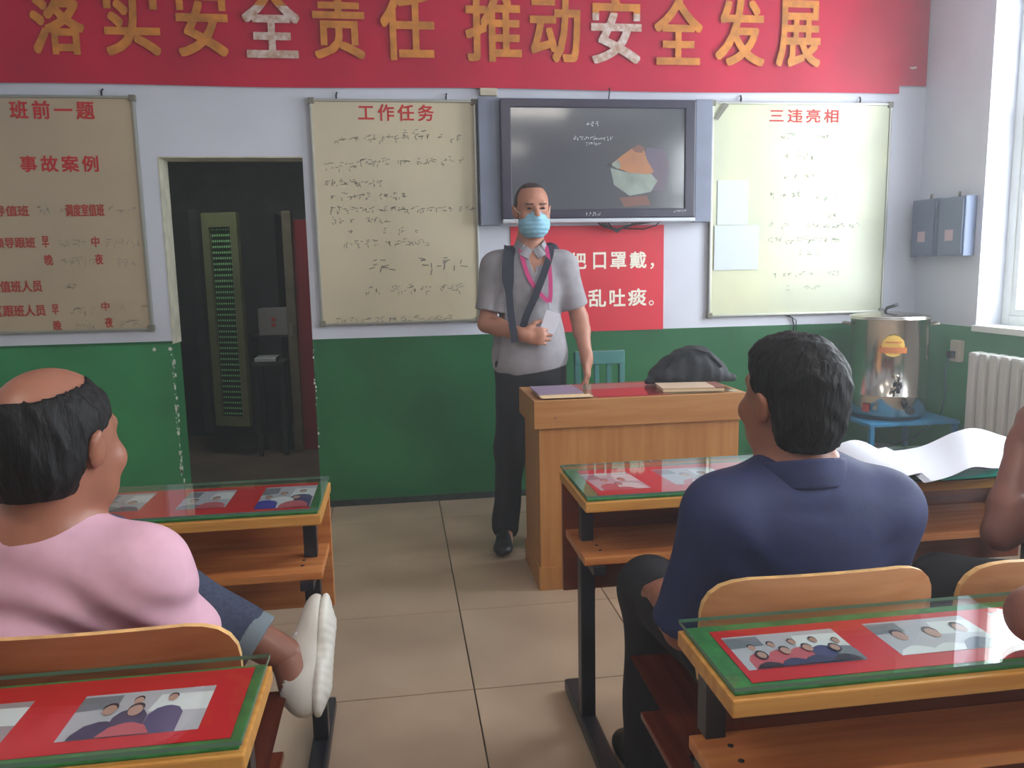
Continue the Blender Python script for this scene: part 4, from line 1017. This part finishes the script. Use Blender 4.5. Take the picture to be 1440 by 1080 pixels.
# collar
for q, s_ in ((-1, shR), (1, shL)):
    cpts = [(.615+q*.012, 3.595, 1.385), (.615+q*.045, 3.60, 1.405), (.615+q*.07, 3.645, 1.43), (.615+q*.05, 3.73, 1.445), (.615, 3.748, 1.448)]
    part('collar', ribbon(catmull(cpts, 5), [.05]*21, [(q*.5, -.6, .5)]*6+[(q*1, -.1, .5)]*8+[(q*.2, 1, .4)]*7, .005), M_polo, shirt)
trP = [Ell((.608, 3.69, .85), (.148, .112, .11), None, .05), Cap(hipR, knR, .090, .070, .05), Cap(knR, anR+V(0, 0, .0), .070, .062, .04), Cap(hipL, knL, .090, .070, .05), Cap(knL, anL, .070, .062, .04)]
link('trousers', sdf_mesh('trousers', trP, .006, cuts=[lambda X, Y, Z: .045-Z, lambda X, Y, Z: Z-.90], disp=addf(wr(.003, 8, (14, 10, 22)))), M_trous, sp)
for a, yaw in ((anR, -.15), (anL, .15)):
    heel = V(a[0], a[1]+.05, .008); toe = heel+V(math.sin(yaw)*.26, -.26*math.cos(yaw), 0)
    P, Q, R9, L9 = shoe_mesh('shoe', heel, toe, (0, 0, 1))
    s1 = link('shoe', sdf_mesh('shoe', P, .005, cuts=[lambda X, Y, Z: .004-Z]), M_shoeb, sp)
# bag strap worn across the body
sb = empty('shoulder_bag', (.7, 3.83, 1.15), 'dark navy shoulder bag worn by the standing man, strap crossing his chest', 'bag')
s1 = [(.55, 3.76, 1.40), (.525, 3.70, 1.425), (.515, 3.63, 1.415), (.500, 3.580, 1.36), (.495, 3.560, 1.28), (.497, 3.545, 1.20), (.500, 3.53, 1.12), (.505, 3.49, 1.045), (.510, 3.485, 1.0)]
c1 = catmull(s1, 5)
part('strap', ribbon(c1, [.052 if p[2] > 1.27 else max(.032, .052-(1.27-p[2])*.4) for p in c1], [(0, -.25, 1)]*8+[(0, -1, .3)]*(len(c1)-8), .005), M_strap, sb)
s2 = [(.735, 3.77, 1.405), (.720, 3.70, 1.425), (.705, 3.63, 1.410), (.685, 3.585, 1.36), (.65, 3.560, 1.28), (.61, 3.545, 1.19), (.575, 3.54, 1.12), (.555, 3.54, 1.06)]
c2 = catmull(s2, 5)
part('strap', ribbon(c2, .032, [(0, -.25, 1)]*8+[(0, -1, .2)]*(len(c2)-8), .005), M_strap, sb)
link('pouch', sdf_mesh('pouch', [Ell((.66, 3.86, 1.22), (.15, .05, .17), None, .03), Ell((.735, 3.80, 1.40), (.045, .05, .045), None, .03)], .007, disp=wr(.003, 9)), M_strap, sb)
# lanyard with card
ly = empty('lanyard', (.68, 3.52, 1.1), 'magenta lanyard with white name card held up by the standing man', 'name card')
l1 = catmull([(.565, 3.69, 1.435), (.562, 3.62, 1.42), (.568, 3.585, 1.36), (.592, 3.565, 1.28), (.635, 3.555, 1.215), (.672, 3.550, 1.175)], 5)
l2 = catmull([(.668, 3.69, 1.435), (.680, 3.62, 1.42), (.685, 3.580, 1.35), (.688, 3.562, 1.27), (.685, 3.552, 1.20), (.678, 3.548, 1.165)], 5)
part('ribbon', ribbon(l1, .019, [(0, -.4, .9)]*6+[(0, -1, .2)]*(len(l1)-6), .002), M_lany, ly)
part('ribbon', ribbon(l2, .019, [(0, -.4, .9)]*6+[(0, -1, .2)]*(len(l2)-6), .002), M_lany, ly)
part('clip', MB().box(.672, .684, 3.540, 3.547, 1.13, 1.17, .002), M_silverp, ly)
Rc = Matrix.Rotation(R_(20), 4, 'Y')
me = MB().box(-.034, .034, -.002, .002, -.095, .0, bev=.0015).mesh('card'); me.transform(Matrix.Translation((.688, 3.500, 1.128)) @ Rc); link('card', me, mat('card_white', (218, 214, 226), .4), ly)

# ---------------------------------------------------------------- generic seated figure
def seated(loc, label, hc, hR_, neck, sh, el, wr_, chest, waist, pelvis, hip, kn, an, skin, hands, rs=.052, h=.006, scale=1., jaw=1.0, yaw=0):
    """sh, el, wr_, hip, kn, an are (left, right) pairs, body facing +Y rotated by yaw"""
    r = empty('person', loc, label, 'person'); Rb = rotz(yaw)
    torso = [Cap(sh[0], sh[1], .058, .058, .05), Cap(neck+V(0, 0, -.01), sh[0], .050, .048, .04), Cap(neck+V(0, 0, -.01), sh[1], .050, .048, .04),
             Ell(chest, V(.165, .115, .17)*scale, Rb, .06), Ell(waist, V(.155, .120, .15)*scale, Rb, .06), Ell(pelvis, V(.170, .130, .115)*scale, Rb, .06)]
    legs = []
    for i in (0, 1): legs += [Cap(hip[i], kn[i], .082, .058, .04), Cap(kn[i], an[i], .055, .038, .03)]
    arms = arm_prims(sh[0], el[0], wr_[0], rs)+arm_prims(sh[1], el[1], wr_[1], rs)
    hp = []
    for hd in hands: hp += hand_prims(*hd)
    feet = []
    B_ = head_prims(hc, hR_, neck, jaw=jaw)+torso+arms+hp+legs
    b = link('body', sdf_mesh('body', B_, h), skin, r)
    return r, torso, arms, legs, b

# ---------------------------------------------------------------- man in navy (centre right)
hcN = V(.728, 1.345, 1.088); RN = frame(R_(14), -.10, -.03)
neckN = V(.722, 1.335, .945)
shN = (V(.575, 1.325, .880), V(.875, 1.325, .870))
elN = (V(.520, 1.38, .640), V(.915, 1.42, .63))
wrN = (V(.560, 1.62, .60), V(.90, 1.66, .60))
hipN = (V(.655, 1.48, .535), V(.83, 1.48, .535)); knN = (V(.600, 1.84, .525), V(.88, 1.88, .53)); anN = (V(.585, 1.80, .09), V(.88, 1.90, .09))
def cs(k, *ps): return tuple(V(p[0]*k, p[1]*k, 1.33-(1.33-p[2])*k) for p in ps)
hcN, neckN = cs(1.03, hcN+V(-.024, 0, -.003), neckN); shN = cs(1.03, *shN); elN = cs(1.03, *elN)
navy, torsoN, armsN, legsN, bN = seated((.73, 1.45, 0), 'seated man with thick black hair in a navy collared shirt seen from behind', hcN, RN, neckN, shN, elN, wrN, V(.745, 1.385, .79), V(.745, 1.41, .65), V(.745, 1.45, .55), hipN, knN, anN, M_skin2,
    [(wrN[0], (.25, .95, -.15), (.2, .1, -1), .5, -1, .1, .5), (wrN[1], (-.3, .9, -.1), (-.1, .1, -1), .5, 1, .1, .5)], rs=.054, h=.006)
LhN = lambda x, y, z: hcN+RN @ V(x, y, z)
hp = [Ell(LhN(0, -.014, .034), (.083, .104, .094), RN, .02), Ell(LhN(0, -.048, -.030), (.073, .063, .078), RN, .03), Ell(LhN(0, .045, .070), (.056, .045, .04), RN, .03)]
earcut = [lambda X, Y, Z: np.full(np.broadcast_shapes(X.shape, Y.shape, Z.shape), -1.)]
# lower hair limit: rises in front of and around the ears
def navyline(a, b, e):
    back = -.082+np.clip(b+.03, 0, 1)*1.1            # nape height, rising forwards
    side = np.where(b > .0, .012+np.clip(b-.02, 0, 1)*1.3, back)
    lim = np.where(b > -.03, np.maximum(side, np.where(b > -.035, .0, -.08)), back)
    return np.maximum(lim-e, b-.075-(e-.07)*.5)
def tuft(amp, sc, seed, c, R):
    r = np.random.default_rng(seed); K = [(r.normal(size=3)*V(sc, sc, sc*.35), r.uniform(0, 6)) for _ in range(8)]
    def f(X, Y, Z):
        dx, dy, dz = X-c[0], Y-c[1], Z-c[2]
        t = 0
        for k, ph in K: t = t+np.abs(np.sin(k[0]*dx+k[1]*dy+k[2]*dz+ph))
        return t*amp/3-amp*1.3
    return f
link('hair', sdf_mesh('hair', hp, .0035, cuts=[hair_cut(hcN, RN, navyline)], disp=tuft(.0035, 120, 3, hcN, RN)), M_hair, navy)
def shirt_of(torso, arms, sh, el, t, extra, cuts, mt, parent, disp, grow=.014, sr=.064, h=.006, rad=.10, er=None):
    P = list(torso)+[Cap(sh[0], lerp(sh[0], el[0], t), sr, er or sr, .045), Cap(sh[1], lerp(sh[1], el[1], t), sr, er or sr, .045)]+extra
    C = list(cuts)
    for i in (0, 1):
        p = lerp(sh[i], el[i], t+.04); nn = (el[i]-sh[i])/np.linalg.norm(el[i]-sh[i]); C.append(armcut(p, nn, rad))
    return link('shirt', sdf_mesh('shirt', P, h, grow=grow, cuts=C, disp=disp), mt, parent)
neckcut = lambda c, r: (lambda X, Y, Z: -(np.sqrt((X-c[0])**2+(Y-c[1])**2+((Z-c[2])*.8)**2)-r))
foldN = lambda X, Y, Z: .0035*np.sin(60*(Z-.78)+6*np.sin(9*X))*np.exp(-((Z-.60)/.09)**2)+.003*np.sin(55*(Z-.8)-30*np.abs(X-.73)+2*np.sin(20*X))*np.exp(-((np.abs(X-.73)-.15)/.06)**2)*np.exp(-((Z-.76)/.10)**2)+.002*np.sin(80*Z)*np.exp(-((X-.73)/.06)**2)*np.exp(-((Z-.89)/.02)**2)
shN_o = shirt_of(torsoN, armsN, shN, elN, .93, [], [neckcut((.728, 1.38, 1.02), .055), lambda X, Y, Z: .50-Z], M_navy, navy, addf(wr(.004, 12, (9, 6, 12)), foldN), er=.058, grow=.008, sr=.054, rad=.09)
# collar around neck
def collar(a, b, ra, rb, top, tn, mt, parent, flap=0):
    """solid band hugging the neck from a to b, cut by a tilted top plane; flap: folded-over polo collar"""
    P = [Cap(a, b, ra, rb, .01)]
    if flap: P.append(Cap(V(*a)+V(0, -.004, -.010), lerp(a, b, .35), ra+flap, ra+flap*.6, .006))
    return link('collar', sdf_mesh('collar', P, .004, cuts=[plane_cut(top, tn), plane_cut(V(*top)-V(0, 0, .056 if flap else .04), -V(*tn))]), mt, parent)
collar((.738, 1.372, .895), (.732, 1.368, 1.01), .082, .078, (.733, 1.285, .985), (0, .30, 1), M_navy, shN_o, .010)
trN = legsN+[Ell((.735, 1.44, .54), (.185, .14, .11), None, .06)]
trN = [Cap(hipN[0], knN[0], .092, .074, .05), Cap(knN[0], anN[0], .070, .060, .04), Cap(hipN[1], knN[1], .092, .074, .05), Cap(knN[1], anN[1], .070, .060, .04), Ell((.735, 1.44, .545), (.175, .135, .10), None, .05)]
link('trousers', sdf_mesh('trousers', trN, .007, cuts=[lambda X, Y, Z: .06-Z], disp=wr(.003, 15, (14, 10, 20))), M_trous, navy)
for a in anN:
    P, Q, R9, L9 = shoe_mesh('shoe', V(a[0], a[1]-.05, .008), V(a[0]-.01, a[1]+.21, .008), (0, 0, 1))
    link('shoe', sdf_mesh('shoe', P, .006, cuts=[lambda X, Y, Z: .004-Z]), M_shoeb, navy)

# ---------------------------------------------------------------- balding man in pink
hcP = V(-.507, 1.245, 1.085); RP = frame(R_(-20), .05, -.02)
neckP = V(-.535, 1.225, .955)
shP = (V(-.745, 1.26, .895), V(-.405, 1.235, .880))
elP = (V(-.78, 1.34, .65), V(-.355, 1.31, .665))
wrP = (V(-.66, 1.56, .66), V(-.56, 1.52, .66))
hipP = (V(-.64, 1.36, .53), V(-.46, 1.36, .53)); knP = (V(-.64, 1.73, .745), V(-.45, 1.76, .52)); anP = (V(-.268, 1.685, .500), V(-.46, 1.74, .09))
hcP, neckP = cs(1.055, hcP, neckP); shP = cs(1.055, *shP); elP = cs(1.055, *elP)
pink, torsoP, armsP, legsP, bP = seated((-.55, 1.4, 0), 'seated balding man in a pink shirt and rolled jeans with crossed legs', hcP, RP, neckP, shP, elP, wrP, V(-.61, 1.350, .785), V(-.61, 1.385, .64), V(-.59, 1.42, .54), hipP, knP, anP, M_skin2,
    [(wrP[0], (.4, .8, .1), (.1, .1, -1), .5, -1, .1, .5), (wrP[1], (-.8, .4, .05), (-.1, .1, -1), .5, 1, .1, .5)], rs=.054, h=.006, scale=1.0, jaw=1.08)
def baldline(a, b, e):
    side = np.where(b > -.03, .012+np.clip(b, 0, 1)*.6, -.075)
    top = (np.sqrt((a/.060)**2+((b+.035)/.072)**2)-1)*.05       # oval crown opening
    lim = side-e
    crown = np.where(e > .045, -top, -.05)
    front = b-.058
    return np.maximum(np.maximum(lim, crown), front)
hpP = [Ell(hcP+RP @ V(0, -.018, .030), (.0835, .105, .091), RP, .02), Ell(hcP+RP @ V(0, -.055, -.025), (.075, .063, .078), RP, .03)]
link('hair', sdf_mesh('hair', hpP, .0035, cuts=[hair_cut(hcP, RP, baldline)], disp=tuft(.0035, 90, 5, hcP, RP)), M_hair, pink)
foldP = lambda X, Y, Z: .006*np.sin(75*(Z-.72)+38*(X+.5)+3*np.sin(14*X))*np.exp(-((Z-.78+.25*(X+.5))/.085)**2)
shP_o = shirt_of(torsoP, armsP, shP, elP, .93, [Ell((-.612, 1.372, .71), (.172, .112, .19), None, .05)], [neckcut((-.56, 1.293, 1.015), .055), lambda X, Y, Z: .47-Z], M_pink, pink, addf(wr(.004, 22, (8, 6, 10)), foldP), grow=.012, sr=.050, er=.058, rad=.095)
collar((-.585, 1.315, .86), (-.560, 1.296, .96), .084, .076, (-.560, 1.225, .928), (.12, .30, 1), M_pink, shP_o)
trP = [Cap(hipP[0], knP[0], .090, .076, .05), Cap(knP[0], lerp(knP[0], anP[0], .80), .074, .056, .04), Cap(hipP[1], knP[1], .090, .074, .05), Cap(knP[1], anP[1], .070, .060, .04), Ell((-.55, 1.35, .54), (.18, .135, .10), None, .05)]
pc = lerp(knP[0], anP[0], .80); nc = (anP[0]-knP[0])/np.linalg.norm(anP[0]-knP[0])
jeans = link('jeans', sdf_mesh('jeans', trP, .006, cuts=[lambda X, Y, Z: .09-Z, armcut(pc, nc, .11)], disp=addf(wr(.003, 25, (18, 12, 20)))), M_denim, pink)
me = sdf_mesh('cuff', [Cap(lerp(knP[0], anP[0], .74), lerp(knP[0], anP[0], .84), .0585, .0585, .01)], .004, cuts=[plane_cut(lerp(knP[0], anP[0], .85), nc), plane_cut(lerp(knP[0], anP[0], .765), -nc)])
link('cuff', me, M_denimc, jeans)
# raised left foot with white shoe: heel near, toe up and away
heel = V(-.196, 1.610, .408); toe = V(-.186, 1.805, .578)
upv = V(-1, .05, .10)
def white_shoe(heel, toe, upv, anchor):
    P, Q, R9, L9 = shoe_mesh('shoe', heel, toe, upv, w=.047)
    P.pop(3)
    P = P+[Cap(Q(0, .20, .05), Q(0, .22, .065), .038, .036, .02)]
    so = link('shoe', sdf_mesh('shoe', P, .004, cuts=[plane_cut(Q(0, 0, .014), -R9[:, 2])]+[(lambda c: (lambda X, Y, Z: -(np.sqrt((X-c[0])**2+(Y-c[1])**2+(Z-c[2])**2)-.036)))(Q(0, .24, .092))]), M_shoew, pink)
    SP = [Ell(Q(0, .20, .004), V(.044, L9*.24, .018), R9, .03), Ell(Q(0, .76, .004), V(.050, L9*.27, .018), R9, .03), Cap(Q(0, .2, .0), Q(0, .75, .0), .016, .018, .03)]
    treads = lambda X, Y, Z: .0006*np.sin(((X-heel[0])*R9[0, 1]+(Y-heel[1])*R9[1, 1]+(Z-heel[2])*R9[2, 1])*330)
    link('sole', sdf_mesh('sole', SP, .004, cuts=[plane_cut(Q(0, 0, .020), R9[:, 2])], disp=treads), M_sole, so)
    for t in (.46, .54, .62):
        part('lace', MB().tube([Q(-.030, t, .058), Q(0, t+.01, .080), Q(.030, t, .058)], .0035, 6), M_paper, so)
    return Q
Qs = white_shoe(heel, toe, upv, anP[0])
link('foot', sdf_mesh('foot', [Cap(anP[0], Qs(0, .24, .05), .036, .040, .03), Cap(Qs(0, .24, .05), Qs(0, .6, .03), .034, .026, .02)], .005), M_skin2, pink)
P, Q, R9, L9 = shoe_mesh('shoe', V(-.44, 1.67, .008), V(-.42, 1.93, .008), (0, 0, 1)); link('shoe', sdf_mesh('shoe', P, .006, cuts=[lambda X, Y, Z: .004-Z]), M_shoew, pink)

# ---------------------------------------------------------------- man at the right edge, front row
hcE = V(1.76, 1.50, 1.115); RE = frame(R_(10), .05)
neckE = V(1.765, 1.47, .98); shE = (V(1.60, 1.47, .90), V(1.95, 1.45, .90)); elE = (V(1.415, 1.66, .675), V(2.02, 1.52, .65)); wrE = (V(1.515, 1.735, .875), V(1.95, 1.75, .66))
hipE = (V(1.69, 1.50, .53), V(1.86, 1.50, .53)); knE = (V(1.36, 1.78, .500), V(1.89, 1.88, .525)); anE = (V(1.38, 1.80, .09), V(1.89, 1.88, .09))
edge, torE, armE, legE, bE = seated((1.77, 1.5, 0), 'person in dark navy shirt at the right edge with a bare raised forearm', hcE, RE, neckE, shE, elE, wrE, V(1.77, 1.45, .80), V(1.77, 1.46, .66), V(1.77, 1.48, .55), hipE, knE, anE, M_skin3,
    [(wrE[0], (.30, .05, .95), (.9, -.2, -.2), .7, -1, .1, .5), (wrE[1], (-.3, .9, .1), (0, 0, -1), .4, 1, .1, .5)], rs=.052, h=.007)
link('hair', sdf_mesh('hair', [Ell(hcE+RE @ V(0, -.016, .034), (.084, .106, .095), RE, .02), Ell(hcE+RE @ V(0, -.05, -.02), (.074, .066, .075), RE, .02)], .005, cuts=hairline(hcE, RE, .085, .07, .6, -.06)), M_hair, edge)
shirt_of(torE, armE, shE, elE, .62, [], [neckcut((1.766, 1.47, 1.03), .064), lambda X, Y, Z: .48-Z], M_navyd, edge, addf(wr(.004, 32, (10, 10, 10))), grow=.012, sr=.060, rad=.10)
link('trousers', sdf_mesh('trousers', [Cap(hipE[0], knE[0], .092, .074, .05), Cap(knE[0], anE[0], .07, .06, .04), Cap(hipE[1], knE[1], .092, .074, .05), Cap(knE[1], anE[1], .07, .06, .04), Ell((1.775, 1.47, .545), (.175, .135, .10), None, .05)], .008, cuts=[lambda X, Y, Z: .06-Z]), M_trous, edge)
for a in anE:
    P, Q, R9, L9 = shoe_mesh('shoe', V(a[0], a[1]-.05, .008), V(a[0], a[1]+.21, .008), (0, 0, 1)); link('shoe', sdf_mesh('shoe', P, .007, cuts=[lambda X, Y, Z: .004-Z]), M_shoeb, edge)

# ---------------------------------------------------------------- person beside the photographer, elbow on the near right desk
hcG = V(1.33, .60, 1.16); RG = frame(R_(5), .05)
neckG = V(1.335, .57, 1.02); shG = (V(1.16, .60, .94), V(1.51, .57, .94)); elG = (V(.932, 1.010, .798), V(1.55, .80, .80)); wrG = (V(1.14, 1.03, .90), V(1.40, 1.02, .80))
hipG = (V(1.25, .55, .53), V(1.42, .55, .53)); knG = (V(1.22, .92, .53), V(1.45, .92, .53)); anG = (V(1.22, .92, .09), V(1.45, .92, .09))
nearp, torG, armG, legG, bG = seated((1.33, .6, 0), 'person at the right edge resting a bare elbow on the near right desk', hcG, RG, neckG, shG, elG, wrG, V(1.34, .56, .83), V(1.34, .55, .67), V(1.335, .54, .55), hipG, knG, anG, M_skin3,
    [(wrG[0], (.7, -.1, .7), (0, -.9, 0), .7, 1, .1, .5), (wrG[1], (-.9, .1, .0), (0, 0, -1), .3, 1, .1, .5)], rs=.052, h=.007)
link('hair', sdf_mesh('hair', [Ell(hcG+RG @ V(0, -.016, .034), (.084, .106, .095), RG, .02), Ell(hcG+RG @ V(0, -.05, -.02), (.074, .066, .075), RG, .02)], .005, cuts=hairline(hcG, RG, .085, .07, .6, -.06)), M_hair, nearp)
shirt_of(torG, armG, shG, elG, .45, [], [neckcut((1.336, .57, 1.07), .064), lambda X, Y, Z: .48-Z], M_navyd, nearp, addf(wr(.004, 42, (10, 10, 10))), grow=.012, sr=.060, rad=.10)
link('trousers', sdf_mesh('trousers', [Cap(hipG[0], knG[0], .092, .074, .05), Cap(knG[0], anG[0], .07, .06, .04), Cap(hipG[1], knG[1], .092, .074, .05), Cap(knG[1], anG[1], .07, .06, .04), Ell((1.34, .55, .545), (.175, .135, .10), None, .05)], .008, cuts=[lambda X, Y, Z: .06-Z]), M_trous, nearp)
for a in anG:
    P, Q, R9, L9 = shoe_mesh('shoe', V(a[0], a[1]-.05, .008), V(a[0], a[1]+.21, .008), (0, 0, 1)); link('shoe', sdf_mesh('shoe', P, .007, cuts=[lambda X, Y, Z: .004-Z]), M_shoeb, nearp)

# ------------------------------------------------------------------ scattering volume added to stand in for lens glare from the windows
Mh = bpy.data.materials.new('glare_haze'); Mh.use_nodes = True; nt = Mh.node_tree
nt.nodes.remove(nt.nodes['Principled BSDF']); vs = nt.nodes.new('ShaderNodeVolumeScatter'); vs.inputs['Density'].default_value = HAZE; vs.inputs['Anisotropy'].default_value = .35
vs.inputs['Color'].default_value = (.95, .97, 1, 1)
nt.links.new(vs.outputs[0], nt.nodes['Material Output'].inputs['Volume'])
if HAZE: setp(boxo('glare_haze', (WX0+.01, WX1-.005, YB+.01, YF-.001, .003, ZC-.01), Mh), kind='structure')
